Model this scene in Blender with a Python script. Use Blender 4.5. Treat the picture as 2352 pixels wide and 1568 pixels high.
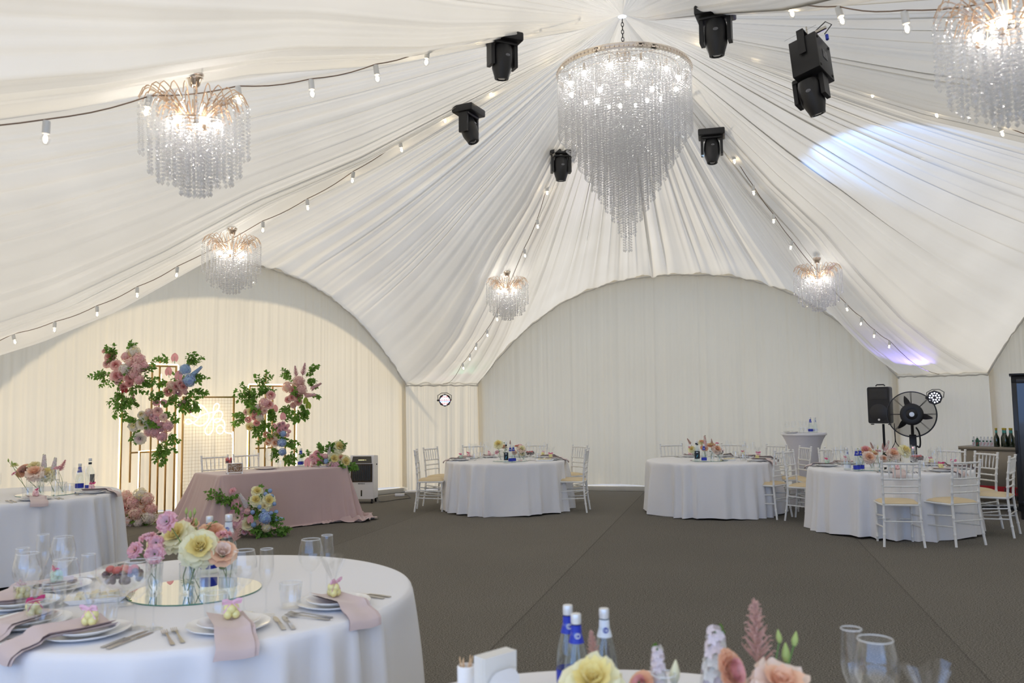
import bpy, math, random
import numpy as np
from math import sin, cos, pi, radians, atan2, hypot, sqrt, tan
from mathutils import Vector, Matrix, Euler, noise as mnoise
for o in list(bpy.data.objects): bpy.data.objects.remove(o)
S = bpy.context.scene
COL = S.collection
random.seed(7)
# ------------------------------------------------------------------ camera
cam_d = bpy.data.cameras.new('camera'); cam = bpy.data.objects.new('camera', cam_d); COL.objects.link(cam)
CAM_H, PITCH, ROLL = 1.5605, 0.0797, 0.0124
cam.location = (0, 0, CAM_H)
cam.rotation_mode = 'XYZ'
R_ = Matrix.Rotation(pi/2 + PITCH, 4, 'X')
cam.matrix_world = Matrix.Translation((0, 0, CAM_H)) @ R_ @ Matrix.Rotation(-ROLL, 4, 'Z')
cam_d.sensor_width = 36; cam_d.lens = 1881.0/2352*36
cam_d.clip_start = 0.05; cam_d.clip_end = 300
cam_d.dof.use_dof = True; cam_d.dof.focus_distance = 11.0; cam_d.dof.aperture_fstop = 3.5
S.camera = cam
# ------------------------------------------------------------------ world, sun, exposure
W = bpy.data.worlds.new('world'); S.world = W; W.use_nodes = True
wn = W.node_tree.nodes; wl = W.node_tree.links; wn.clear()
wo = wn.new('ShaderNodeOutputWorld'); wb = wn.new('ShaderNodeBackground')
wt = wn.new('ShaderNodeTexCoord'); ws = wn.new('ShaderNodeSeparateXYZ'); wr = wn.new('ShaderNodeValToRGB')
wl.new(wt.outputs['Generated'], ws.inputs[0]); wl.new(ws.outputs[2], wr.inputs[0]); wl.new(wr.outputs[0], wb.inputs[0]); wl.new(wb.outputs[0], wo.inputs[0])
wr.color_ramp.elements[0].position = 0.14; wr.color_ramp.elements[0].color = (0.30, 0.52, 1.0, 1)
wr.color_ramp.elements[1].position = 0.5; wr.color_ramp.elements[1].color = (0.50, 0.49, 0.475, 1)
wb.inputs[1].default_value = 2.25
sun_d = bpy.data.lights.new('sun', 'SUN'); sun = bpy.data.objects.new('sun', sun_d); COL.objects.link(sun)
sun_d.energy = 3.1; sun_d.angle = radians(3); sun_d.color = (1.0, 0.88, 0.70)
sun.rotation_mode = 'QUATERNION'; sun.rotation_quaternion = Vector((-0.80, 0.22, 0.62)).to_track_quat('Z', 'Y')
S.view_settings.view_transform = 'Standard'; S.view_settings.look = 'None'
S.view_settings.exposure = 0.50; S.view_settings.gamma = 1.0; S.view_settings.use_curve_mapping = False
S.cycles.use_denoising = True
S.cycles.max_bounces = 10; S.cycles.diffuse_bounces = 6; S.cycles.glossy_bounces = 5; S.cycles.transmission_bounces = 6
S.cycles.transparent_max_bounces = 40; S.cycles.caustics_reflective = False; S.cycles.caustics_refractive = False
S.cycles.sample_clamp_indirect = 6.0

# ------------------------------------------------------------------ mesh builder
class MB:
    def __init__(s): s.V = []; s.F = []; s.M = []; s.mi = 0; s.n = 0
    def add(s, V, F, M=None):
        V = np.asarray(V, float).reshape(-1, 3)
        if M is not None:
            m = np.array(M); V = V @ m[:3, :3].T + m[:3, 3]
        s.V.append(V); n = s.n
        s.F += [tuple(i + n for i in f) for f in F]; s.M += [s.mi]*len(F); s.n += len(V)
        return s
    def box(s, c, d, M=None, bev=0.0):
        x, y, z = [k/2 for k in d]
        if bev <= 0:
            V = [(a*x, b*y, e*z) for a in (-1, 1) for b in (-1, 1) for e in (-1, 1)]
            F = [(0, 1, 3, 2), (4, 6, 7, 5), (0, 4, 5, 1), (2, 3, 7, 6), (0, 2, 6, 4), (1, 5, 7, 3)]
            V = np.array(V) + np.array(c)
            return s.add(V, F, M)
        b = min(bev, x, y, z)
        # rounded in plan with chamfered top and bottom
        out = []
        k = 3
        for (sx, sy, a0) in ((1, 1, 0), (-1, 1, 90), (-1, -1, 180), (1, -1, 270)):
            for i in range(k+1):
                a = radians(a0 + 90*i/k); out.append((sx*(x-b), sy*(y-b), cos(a), sin(a)))
        rings = []
        for (zz, r) in ((-z, 0), (-z+b*.3, b*.7), (-z+b, b), (z-b, b), (z-b*.3, b*.7), (z, 0)):
            rings.append([(p[0]+p[2]*r, p[1]+p[3]*r, zz) for p in out])
        return s.loft(rings, True, True, M=M, off=c)
    def loft(s, rings, closed=True, caps=False, M=None, off=(0, 0, 0)):
        R = len(rings); n = len(rings[0]); V = np.array(rings, float).reshape(-1, 3) + np.array(off, float)
        F = []
        for i in range(R-1):
            for j in range(n if closed else n-1):
                a = i*n+j; b = i*n+(j+1) % n
                F.append((a, b, b+n, a+n))
        if caps: F.append(tuple(range(n-1, -1, -1))); F.append(tuple((R-1)*n+j for j in range(n)))
        return s.add(V, F, M)
    def tube(s, pts, r, n=8, caps=True, M=None, closed=False, flat=1.0):
        P = [Vector(p) for p in pts]; m = len(P)
        rr = list(r) if hasattr(r, '__len__') else [r]*m
        up = None; rings = []
        for i in range(m):
            if closed: t = P[(i+1) % m]-P[i-1]
            else: t = P[min(i+1, m-1)]-P[max(i-1, 0)]
            if t.length < 1e-9: t = Vector((0, 0, 1))
            t.normalize()
            if up is None:
                up = Vector((0, 0, 1)) if abs(t.z) < .9 else Vector((1, 0, 0))
            u = (up - t*up.dot(t))
            if u.length < 1e-6: u = Vector((1, 0, 0)) - t*t.x
            u.normalize(); v = t.cross(u); up = u
            rings.append([tuple(P[i] + (u*cos(2*pi*k/n)*flat + v*sin(2*pi*k/n))*rr[i]) for k in range(n)])
        if closed: rings.append(rings[0]); caps = False
        return s.loft(rings, True, caps, M)
    def lathe(s, prof, n=24, M=None, caps=False, c=(0, 0, 0)):
        rings = [[(c[0]+r*cos(2*pi*k/n), c[1]+r*sin(2*pi*k/n), c[2]+z) for k in range(n)] for r, z in prof]
        return s.loft(rings, True, caps, M)
    def cyl(s, c, r, h, n=16, M=None):
        return s.lathe([(r, -h/2), (r, h/2)], n, M, True, c)
    def sph(s, c, r, nu=12, nv=8, M=None, sc=(1, 1, 1)):
        rings = []
        for i in range(nv+1):
            a = pi*i/nv; rings.append([(c[0]+sc[0]*r*max(sin(a), 1e-4)*cos(2*pi*k/nu), c[1]+sc[1]*r*max(sin(a), 1e-4)*sin(2*pi*k/nu), c[2]-sc[2]*r*cos(a)) for k in range(nu)])
        return s.loft(rings, True, False, M)
    def grid(s, fn, nu, nv, M=None, cu=False):
        V = [fn(i/(nu-1 if not cu else nu), j/(nv-1)) for j in range(nv) for i in range(nu)]
        F = []
        for j in range(nv-1):
            for i in range(nu if cu else nu-1):
                a = j*nu+i; b = j*nu+(i+1) % nu; F.append((a, b, b+nu, a+nu))
        return s.add(V, F, M)
    def merge(s, o, M=None):
        if not o.V: return s
        V = np.concatenate(o.V)
        mi = s.mi; base = len(s.M)
        s.add(V, o.F, M); s.M[base:] = [mi+k for k in o.M]
        return s
    def mesh(s, name, mats, smooth=True, ang=40):
        V = np.concatenate(s.V) if s.V else np.zeros((0, 3))
        me = bpy.data.meshes.new(name)
        me.from_pydata(V.tolist(), [], s.F)
        if not isinstance(mats, (list, tuple)): mats = [mats]
        for m in mats: me.materials.append(m)
        if len(mats) > 1: me.polygons.foreach_set('material_index', s.M)
        if smooth:
            me.polygons.foreach_set('use_smooth', [True]*len(me.polygons))
            if ang and ang < 180: me.set_sharp_from_angle(angle=radians(ang))
        me.update()
        return me
    def build(s, name, mats, parent=None, smooth=True, loc=None, rot=None, ang=40):
        return link(name, s.mesh(name, mats, smooth, ang), parent, loc, rot)

def link(name, me, parent=None, loc=None, rot=None):
    o = bpy.data.objects.new(name, me); COL.objects.link(o)
    if parent is not None: o.parent = parent
    if loc is not None: o.location = loc
    if rot is not None: o.rotation_euler = rot
    return o
def empty(name, loc=(0, 0, 0), rz=0.0, rot=None):
    o = bpy.data.objects.new(name, None); COL.objects.link(o); o.location = loc
    o.rotation_euler = rot if rot else (0, 0, rz); o.empty_display_size = .1
    return o
def tag(o, label, cat, group=None, kind=None):
    o['label'] = label; o['category'] = cat
    if group: o['group'] = group
    if kind: o['kind'] = kind
    return o
def struct(o, label=None):
    o['kind'] = 'structure'
    if label: o['label'] = label
    return o
KIDS = {}
def copy_tree(o, parent=None):
    c = o.copy(); COL.objects.link(c); c.parent = parent
    for ch in list(o.children): copy_tree(ch, c)
    return c
def dup(o, loc, rz=0.0, label=None, group=None, sc=None, rot=None):
    c = copy_tree(o); c.location = loc; c.rotation_euler = rot if rot else (0, 0, rz)
    if sc: c.scale = (sc, sc, sc) if not hasattr(sc, '__len__') else sc
    if label: c['label'] = label
    if group: c['group'] = group
    return c
class Proto:
    """first use moves the thing itself, later uses copy it"""
    def __init__(s, o): s.o = o; s.used = False
    def put(s, loc, rz=0.0, label=None, group=None, sc=None, rot=None):
        if not s.used:
            s.used = True; o = s.o; o.location = loc; o.rotation_euler = rot if rot else (0, 0, rz)
            if sc: o.scale = (sc, sc, sc) if not hasattr(sc, '__len__') else sc
            if label: o['label'] = label
            if group: o['group'] = group
            return o
        return dup(s.o, loc, rz, label, group, sc, rot)

# ------------------------------------------------------------------ materials
def nodes(name):
    m = bpy.data.materials.new(name); m.use_nodes = True
    nt = m.node_tree; nt.nodes.clear(); out = nt.nodes.new('ShaderNodeOutputMaterial')
    return m, nt, out
def pmat(name, col, rough=.5, metal=0.0, spec=.5, var=0.0, vscale=8, bump=0.0, bscale=60, trans=0.0, sheen=0.0, coat=0.0, emit=None, es=0.0, tcol=None):
    m, nt, out = nodes(name); N = nt.nodes; L = nt.links
    b = N.new('ShaderNodeBsdfPrincipled'); b.inputs['Base Color'].default_value = (*col, 1)
    b.inputs['Roughness'].default_value = rough; b.inputs['Metallic'].default_value = metal
    b.inputs['Specular IOR Level'].default_value = spec; b.inputs['Sheen Weight'].default_value = sheen; b.inputs['Coat Weight'].default_value = coat
    if emit: b.inputs['Emission Color'].default_value = (*emit, 1); b.inputs['Emission Strength'].default_value = es
    tc = N.new('ShaderNodeTexCoord')
    if var > 0:
        nz = N.new('ShaderNodeTexNoise'); nz.inputs['Scale'].default_value = vscale; nz.inputs['Detail'].default_value = 4
        L.new(tc.outputs['Object'], nz.inputs['Vector'])
        mx = N.new('ShaderNodeMix'); mx.data_type = 'RGBA'
        L.new(nz.outputs['Fac'], mx.inputs['Factor'])
        mx.inputs[6].default_value = (*[max(0, c*(1-var)) for c in col], 1); mx.inputs[7].default_value = (*[min(1, c*(1+var)) for c in col], 1)
        L.new(mx.outputs[2], b.inputs['Base Color'])
    if bump > 0:
        nb = N.new('ShaderNodeTexNoise'); nb.inputs['Scale'].default_value = bscale; nb.inputs['Detail'].default_value = 3
        L.new(tc.outputs['Object'], nb.inputs['Vector'])
        bp = N.new('ShaderNodeBump'); bp.inputs['Strength'].default_value = bump; bp.inputs['Distance'].default_value = .01
        L.new(nb.outputs['Fac'], bp.inputs['Height']); L.new(bp.outputs[0], b.inputs['Normal'])
    if trans > 0:
        t = N.new('ShaderNodeBsdfTranslucent'); t.inputs[0].default_value = (*(tcol or col), 1)
        mx2 = N.new('ShaderNodeMixShader'); mx2.inputs[0].default_value = trans
        L.new(b.outputs[0], mx2.inputs[1]); L.new(t.outputs[0], mx2.inputs[2]); L.new(mx2.outputs[0], out.inputs[0])
    else: L.new(b.outputs[0], out.inputs[0])
    return m
def sheer(name, dcol, tcol, f, weave=700, see=0.0):
    """thin curtain cloth: diffuse + translucent"""
    m, nt, out = nodes(name); N = nt.nodes; L = nt.links
    d = N.new('ShaderNodeBsdfDiffuse'); d.inputs[0].default_value = (*dcol, 1)
    t = N.new('ShaderNodeBsdfTranslucent'); t.inputs[0].default_value = (*tcol, 1)
    mx = N.new('ShaderNodeMixShader'); mx.inputs[0].default_value = f
    tc = N.new('ShaderNodeTexCoord'); nz = N.new('ShaderNodeTexNoise'); nz.inputs['Scale'].default_value = 1.2; nz.inputs['Detail'].default_value = 5
    L.new(tc.outputs['Object'], nz.inputs['Vector'])
    mp = N.new('ShaderNodeMapRange'); mp.inputs[3].default_value = f-.05; mp.inputs[4].default_value = f+.05
    L.new(nz.outputs['Fac'], mp.inputs[0]); L.new(mp.outputs[0], mx.inputs[0])
    L.new(d.outputs[0], mx.inputs[1]); L.new(t.outputs[0], mx.inputs[2]); L.new(mx.outputs[0], out.inputs[0])
    return m
def glassmat(name, col=(.96, .98, .98), base=.05, power=.55, rough=.02):
    m, nt, out = nodes(name); N = nt.nodes; L = nt.links
    tr = N.new('ShaderNodeBsdfTransparent'); tr.inputs[0].default_value = (*col, 1)
    g = N.new('ShaderNodeBsdfGlossy'); g.inputs['Roughness'].default_value = rough; g.inputs[0].default_value = (.95, .97, 1, 1)
    lw = N.new('ShaderNodeLayerWeight'); lw.inputs[0].default_value = .25
    mp = N.new('ShaderNodeMapRange'); mp.inputs[3].default_value = base; mp.inputs[4].default_value = power
    L.new(lw.outputs['Facing'], mp.inputs[0])
    mt = N.new('ShaderNodeMath'); mt.operation = 'POWER'; mt.inputs[1].default_value = 1.9
    L.new(lw.outputs['Facing'], mt.inputs[0]); L.new(mt.outputs[0], mp.inputs[0])
    mx = N.new('ShaderNodeMixShader'); L.new(mp.outputs[0], mx.inputs[0]); L.new(tr.outputs[0], mx.inputs[1]); L.new(g.outputs[0], mx.inputs[2])
    L.new(mx.outputs[0], out.inputs[0]); return m
def emis(name, col, s):
    m, nt, out = nodes(name); e = nt.nodes.new('ShaderNodeEmission'); e.inputs[0].default_value = (*col, 1); e.inputs[1].default_value = s
    nt.links.new(e.outputs[0], out.inputs[0]); return m

M = {}
M['wall_cloth'] = sheer('wall_cloth', (.78, .73, .615), (.85, .745, .55), .33)
M['roof_cloth'] = sheer('roof_cloth', (.79, .775, .735), (.80, .785, .74), .25)
M['linen'] = pmat('white_linen', (.84, .84, .86), .8, sheen=.2, bump=.15, bscale=500)
M['seam'] = pmat('gathered_seam', (.62, .60, .56), .9)
M['white_paint'] = pmat('white_lacquer', (.80, .80, .78), .38, var=.04, vscale=20)
M['cushion'] = pmat('beige_cushion', (.72, .58, .36), .55, var=.05)
M['black'] = pmat('black_plastic', (.012, .012, .014), .45)
M['blackm'] = pmat('black_metal', (.02, .02, .022), .35, metal=.6)
M['glass'] = glassmat('clear_glass', (.99, .993, .993), .07, 1.0)
M['rim'] = pmat('glass_rim', (.85, .87, .86), .1, spec=.9)
M['steel'] = pmat('cutlery_steel', (.55, .52, .47), .22, metal=1.0)
M['chrome'] = pmat('polished_nickel', (.82, .74, .66), .12, metal=1.0)
M['gold'] = pmat('brushed_gold', (.62, .40, .16), .30, metal=.85, var=.15)
M['porcelain'] = pmat('porcelain', (.90, .90, .89), .2, coat=.3)

# carpet
def carpet():
    m, nt, out = nodes('grey_brown_carpet'); N = nt.nodes; L = nt.links
    b = N.new('ShaderNodeBsdfPrincipled'); b.inputs['Roughness'].default_value = .95; b.inputs['Specular IOR Level'].default_value = .1
    tc = N.new('ShaderNodeTexCoord'); mapp = N.new('ShaderNodeMapping'); mapp.inputs['Rotation'].default_value = (0, 0, radians(14.8))
    L.new(tc.outputs['Object'], mapp.inputs[0])
    n1 = N.new('ShaderNodeTexNoise'); n1.inputs['Scale'].default_value = 95; n1.inputs['Detail'].default_value = 3; n1.inputs['Roughness'].default_value = .8
    st = N.new('ShaderNodeMapping'); st.inputs['Scale'].default_value = (1, 2.2, 1); L.new(mapp.outputs[0], st.inputs[0]); L.new(st.outputs[0], n1.inputs['Vector'])
    n2 = N.new('ShaderNodeTexNoise'); n2.inputs['Scale'].default_value = .7; n2.inputs['Detail'].default_value = 5; L.new(tc.outputs['Object'], n2.inputs['Vector'])
    r1 = N.new('ShaderNodeValToRGB'); r1.color_ramp.elements[0].position = .41; r1.color_ramp.elements[0].color = (.055, .050, .041, 1)
    r1.color_ramp.elements[1].position = .64; r1.color_ramp.elements[1].color = (.345, .325, .285, 1)
    L.new(n1.outputs['Fac'], r1.inputs[0])
    # carpet widths laid side by side: every other one has its pile turned the other way
    sx = N.new('ShaderNodeSeparateXYZ'); L.new(mapp.outputs[0], sx.inputs[0])
    a = N.new('ShaderNodeMath'); a.operation = 'ADD'; a.inputs[1].default_value = 30.55; L.new(sx.outputs[0], a.inputs[0])
    
    md = N.new('ShaderNodeMath'); md.operation = 'MODULO'; md.inputs[1].default_value = 5.8; L.new(a.outputs[0], md.inputs[0])
    lt = N.new('ShaderNodeMath'); lt.operation = 'LESS_THAN'; lt.inputs[1].default_value = 2.9; L.new(md.outputs[0], lt.inputs[0])
    sm = N.new('ShaderNodeMath'); sm.operation = 'MODULO'; sm.inputs[1].default_value = 2.9; L.new(a.outputs[0], sm.inputs[0])
    sl = N.new('ShaderNodeMath'); sl.operation = 'LESS_THAN'; sl.inputs[1].default_value = .014; L.new(sm.outputs[0], sl.inputs[0])
    v = N.new('ShaderNodeMapRange'); v.inputs[3].default_value = 1.03; v.inputs[4].default_value = .94; L.new(lt.outputs[0], v.inputs[0])
    v2 = N.new('ShaderNodeMapRange'); v2.inputs[3].default_value = .9; v2.inputs[4].default_value = 1.1; L.new(n2.outputs['Fac'], v2.inputs[0])
    v3 = N.new('ShaderNodeMapRange'); v3.inputs[3].default_value = 1.0; v3.inputs[4].default_value = .74; L.new(sl.outputs[0], v3.inputs[0])
    m1 = N.new('ShaderNodeMath'); m1.operation = 'MULTIPLY'; L.new(v.outputs[0], m1.inputs[0]); L.new(v2.outputs[0], m1.inputs[1])
    m2 = N.new('ShaderNodeMath'); m2.operation = 'MULTIPLY'; L.new(m1.outputs[0], m2.inputs[0]); L.new(v3.outputs[0], m2.inputs[1])
    hs = N.new('ShaderNodeVectorMath'); hs.operation = 'SCALE'; L.new(r1.outputs[0], hs.inputs[0]); L.new(m2.outputs[0], hs.inputs[3])
    L.new(hs.outputs[0], b.inputs['Base Color'])
    bp = N.new('ShaderNodeBump'); bp.inputs['Strength'].default_value = .5; bp.inputs['Distance'].default_value = .006
    L.new(n1.outputs['Fac'], bp.inputs['Height']); L.new(bp.outputs[0], b.inputs['Normal']); L.new(b.outputs[0], out.inputs[0])
    return m
M['carpet'] = carpet()
M['paving'] = pmat('grey_paving', (.24, .25, .27), .9, var=.2)

# ------------------------------------------------------------------ the tent: six arched sides, six narrow corner panels
CX, CY, RAD, TH, HS, WP, HA, PW = 1.0492, 7.2632, 8.70, -0.244, 2.005, 0.694, 3.963, 2.508
ZT = 5.12
def kang(k): return pi/2 + radians(30) - k*radians(60) + TH
def kdir(k): a = kang(k); return Vector((cos(a), sin(a)))
def corner(k, off):
    a = kang(k); return Vector((CX+RAD*cos(a)+off*WP*sin(a), CY+RAD*sin(a)-off*WP*cos(a)))
def arch_z(t): return HS + (HA-HS)*(1-abs(t)**PW)
NF, NP = 330, 62
# perimeter samples: (x, y, z, wave coordinate in metres)
per = []; wv = 0.0; seg_of = []
for k in range(-3, 3):
    A, B = corner(k, -1), corner(k, 1)
    for i in range(NP):
        p = A.lerp(B, i/NP); per.append((p.x, p.y, HS, wv + 1.39*i/NP)); seg_of.append(('p', k, i/NP))
    wv += 1.39
    A, B = corner(k, 1), corner(k+1, -1)
    for i in range(NF):
        p = A.lerp(B, i/NF); t = 2*i/NF-1
        per.append((p.x, p.y, arch_z(t), wv + 7.48*i/NF)); seg_of.append(('f', k, i/NF))
    wv += 7.48
per = np.array(per); NPER = len(per); WTOT = wv
def fold_wave(x, seed, n=34, lo=14, hi=120, tot=WTOT, p=1.0):
    """soft irregular pleats around a closed loop of length tot"""
    rng = np.random.RandomState(seed); y = np.zeros_like(x); 
    for _ in range(n):
        f = int(lo*(hi/lo)**rng.rand()); a = (1.0/f)**p
        ph = rng.rand()*2*pi; w = np.sin(2*pi*f*x/tot + ph + 1.2*np.sin(2*pi*rng.randint(3, 11)*x/tot + rng.rand()*6))
        y += a*(1-2*np.abs(w)**.8 if rng.rand() < .5 else w)
    return y/np.abs(y).max()
wc = per[:, 3]
fw1 = fold_wave(wc, 3, 44, 30, 170, p=.35); fw2 = fold_wave(wc, 11, 30, 90, 300, p=.4)
gu = [0, .059, .178, .287, .41, .52, .66, .784, .90, 1.0]; gv = [1, .905, .765, .630, .512, .368, .210, .112, .045, 0]
NR = 60
us = np.linspace(0, 1, NR)**0.92
rows = []
for u in us:
    g_val = np.interp(u, gu, gv)
    h = (per[:, 2]-HS)/(HA-HS)                     # 0 above a corner panel, 1 at the crown of an arch
    g_arch = (1-u) - .16*sin(pi*u)*(1-u*.2) 
    hh = np.clip(h, 0, 1)**.8
    g = g_val*(1-hh) + g_arch*hh
    x = CX + .04*np.cos(np.arctan2(per[:, 1]-CY, per[:, 0]-CX))*(1-u) + (per[:, 0]-CX)*u
    y = CY + .04*np.sin(np.arctan2(per[:, 1]-CY, per[:, 0]-CX))*(1-u) + (per[:, 1]-CY)*u
    z = per[:, 2] + (ZT-per[:, 2])*g
    env = min(1, u*3.2)*(1.0 - .55*u**6)
    amp = .130*env*(.35+.65*min(1, u*1.3))
    swirl = .7*np.sin(wc*1.7+u*5)+.3
    z = z - amp*(fw1*.75 + fw2*.45*(.6+.4*swirl)) - .02*env
    # tangential gather so the pleats lean over
    tx, ty = -(per[:, 1]-CY), (per[:, 0]-CX); tl = np.hypot(tx, ty)
    sft = .05*env*fw2
    # scalloped lower edge where the cloth is pinned
    sc = .05*h*np.clip((u-.86)/.14, 0, 1)*np.abs(np.sin(wc*pi/.52))*np.clip(1.1-h*.0, 0, 1)
    rows.append(np.stack([x+tx/tl*sft, y+ty/tl*sft, z-sc], 1))
b = MB(); V = np.concatenate(rows); F = []
for r in range(NR-1):
    for i in range(NPER):
        a = r*NPER+i; c = r*NPER+(i+1) % NPER; F.append((a, a+NPER, c+NPER, c))
b.add(V, F)
ceiling = struct(b.build('ceiling', M['roof_cloth'], ang=180), 'white pleated cloth ceiling gathered at the centre of the tent')
# side curtains
def curtain(name, A, B, topfn, seed, nx, lo=0.05, amp=.03, flare=1.0, label=None, inward=None, gap=0.0):
    L_ = (B-A).length; d = (B-A)/L_
    n_ = Vector((-d.y, d.x)); 
    if n_.dot(Vector((CX, CY))-A) < 0: n_ = -n_
    x = np.linspace(0, 1, nx); wv_ = fold_wave(x*L_, seed, 40, int(L_*1.2)+1, int(L_*8), tot=L_, p=.4); w2 = fold_wave(x*L_, seed+5, 25, int(L_*5), int(L_*14)+2, tot=L_, p=.3)
    NZ = 26; rows = []
    for j in range(NZ):
        v = j/(NZ-1); z0 = lo + .02*np.sin(x*L_*3); zt = topfn(x); z = zt + (z0-zt)*v
        a = amp*(.55+.75*v*flare)
        off = a*(wv_ + .45*w2*(1-.5*v)) + .02
        drift = .05*v*np.sin(x*L_*1.1+seed)
        px = A.x + d.x*(x*L_+drift*.6) + n_.x*off; py = A.y + d.y*(x*L_+drift*.6) + n_.y*off
        rows.append(np.stack([px, py, z], 1))
    m_ = MB(); V = np.concatenate(rows); F = [(j*nx+i, j*nx+i+1, (j+1)*nx+i+1, (j+1)*nx+i) for j in range(NZ-1) for i in range(nx-1)]
    m_.add(V, F); return struct(m_.build(name, M['wall_cloth'], ang=180), label)
wn_ = {-2: 'wall_near_left', -1: 'wall_left', 0: 'wall_back', 1: 'wall_right', 2: 'wall_near_right'}
for k, nm in wn_.items():
    A, B = corner(k, 1), corner(k+1, -1)
    curtain(nm, A, B, lambda x: HS+(HA-HS)*(1-np.abs(2*x-1)**PW)+.02, 20+k, 560, lo=.11, label='cream pleated curtain wall hanging below an arch')
pn_ = {-2: 'wall_front_left_corner', -1: 'wall_left_corner', 0: 'wall_back_left_corner', 1: 'wall_back_right_corner', 2: 'wall_right_corner', 3: 'wall_front_right_corner'}
for k, nm in pn_.items():
    A, B = corner(k, -1), corner(k, 1)
    ex = (B-A)*.10; curtain(nm, A-ex, B+ex, lambda x: x*0+HS+.07, 40+k, 150, lo=.02, amp=.022, label='narrow white curtain panel between two arches')
# ruffled seams along arches and corner tops, floor rails, eaves
def strip(pts, r, mat, name, seed, label):
    rng = random.Random(seed); b = MB(); P = []
    for i, p in enumerate(pts): P.append((p[0]+rng.uniform(-.006, .006), p[1]+rng.uniform(-.006, .006), p[2]+rng.uniform(-.012, .012)))
    b.tube(P, [r*rng.uniform(.7, 1.4) for _ in P], 6); return struct(b.build(name, mat), label)
n = 2
for k in (-1, 0, 1):
    A, B = corner(k, 1), corner(k+1, -1); nrm = (Vector((CX, CY))-(A+B)/2).normalized()
    P = []
    for i in range(121):
        t = i/120; p = A.lerp(B, t)+nrm*.05; P.append((p.x, p.y, arch_z(2*t-1)-.035))
    strip(P, .014, M['seam'], 'trim_%d' % n, k+5, 'ruffled grey seam along an arch'); n += 1
for k in (-1, 0, 1, 2):
    A, B = corner(k, -1), corner(k, 1); nrm = -kdir(k)
    P = [(A.lerp(B, i/24).x+nrm.x*.07, A.lerp(B, i/24).y+nrm.y*.07, HS-.02) for i in range(25)]
    strip(P, .013, M['seam'], 'trim_%d' % n, k+9, 'ruffled grey seam above a corner panel'); n += 1
M['rail'] = pmat('pale_floor_rail', (.55, .53, .48), .6, var=.1)
for k, s in ((-1, 'left'), (0, 'back'), (1, 'right')):
    A, B = corner(k, 1), corner(k+1, -1); mid = (A+B)/2; d = (B-A).normalized(); out = (mid-Vector((CX, CY))).normalized()
    b = MB(); b.box((0, 0, .045), ((B-A).length, .06, .09), bev=.01)
    o = b.build('baseboard_'+s, M['rail'], loc=(mid.x+out.x*.04, mid.y+out.y*.04, 0), rot=(0, 0, atan2(d.y, d.x))); struct(o, 'pale floor rail under the curtain')
M['eave'] = pmat('eave_cloth', (.7, .7, .68), .8)
for k in (-2, -1, 0, 1, 2):
    A, B = corner(k, 1), corner(k+1, -1); out = ((A+B)/2-Vector((CX, CY))).normalized(); r1 = []; r2 = []
    for i in range(61):
        t = i/60; p = A.lerp(B, t); z = arch_z(2*t-1)+.05; r1.append((p.x, p.y, z)); r2.append((p.x+out.x*.75, p.y+out.y*.75, z-.04))
    b = MB(); b.loft([r1, r2], False); struct(b.build('trim_%d' % n, M['eave']), 'outer eave over an arch'); n += 1

# floor and outside ground
hexp = [corner(k, s) for k in range(-3, 3) for s in (-1, 1)]
b = MB(); V = [(p.x+(p.x-CX)*.03, p.y+(p.y-CY)*.03, 0) for p in hexp]; b.add(V, [tuple(range(len(V)))[::-1]]); struct(b.build('floor', M['carpet'], smooth=False), 'grey brown needle felt carpet with seams')
b = MB(); b.box((CX, CY, -.06), (90, 90, .1)); struct(b.build('ground', M['paving'], smooth=False), 'paving outside the tent')

# ------------------------------------------------------------------ round tables and cloths
TABLES = {'A': (-1.404, 3.756, .93), 'B': (-4.95, 8.26, .93), 'C': (-.11, 12.72, .92), 'D': (2.9, 12.15, .93), 'E': (.238, 1.685, .93), 'F': (4.66, 10.28, .94)}
def cloth_mesh(R, seed, hem=.015, amp=.06, H=.75, nt=260, flare=.03):
    th = np.linspace(0, 2*pi, nt, endpoint=False); rng = np.random.RandomState(seed)
    w = np.zeros(nt)
    ph = rng.rand()*6; base = 2*(11+rng.randint(0, 3))
    warp = th + .16*np.sin(2*th+ph)+.09*np.sin(5*th+ph*2)+.05*np.sin(9*th+ph*3)
    w = 1-2*np.abs(np.sin(base*.5*warp+ph))**.75; w = w*.85 + .35*np.sin((base//2)*warp+rng.rand()*6) + .18*np.sin(base*2*warp+rng.rand()*6)
    am = .72+.28*np.sin(3*th+rng.rand()*6)
    rings = []
    for r in (0.002, .3, .6, .85, .95): rings.append((R*r, H+.0*th, 0))
    prof = [(R-.012, H, .0), (R-.003, H-.003, .02), (R, H-.012, .08)]
    for v in np.linspace(.06, 1, 16): prof.append((R+flare*v, H-.012-(H-.012-hem)*v, None if v else 0, v))
    V = []
    allr = []
    for r in (0.002, .3, .6, .85, .95): allr.append((np.full(nt, R*r), np.full(nt, H)))
    allr.append((np.full(nt, R-.015), np.full(nt, H))); allr.append((np.full(nt, R-.004), np.full(nt, H-.004)))
    for v in np.linspace(0.02, 1, 18):
        f = v**.6; rr = R + .01 + (flare+.02)*v + amp*am*f*w + .01*f*np.sin(7*th+v*4)
        tw = 0; zz = H-.012-(H-.012-hem)*v + (.012*np.sin(4*th+ph))*v
        allr.append((rr, zz))
    for rr, zz in allr: V.append(np.stack([rr*np.cos(th), rr*np.sin(th), zz*np.ones(nt)], 1))
    b = MB(); n_ = len(V); F = [(j*nt+i, (j+1)*nt+i, (j+1)*nt+(i+1) % nt, j*nt+(i+1) % nt) for j in range(n_-1) for i in range(nt)]
    F.append(tuple(range(nt))); b.add(np.concatenate(V), F); return b
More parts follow.
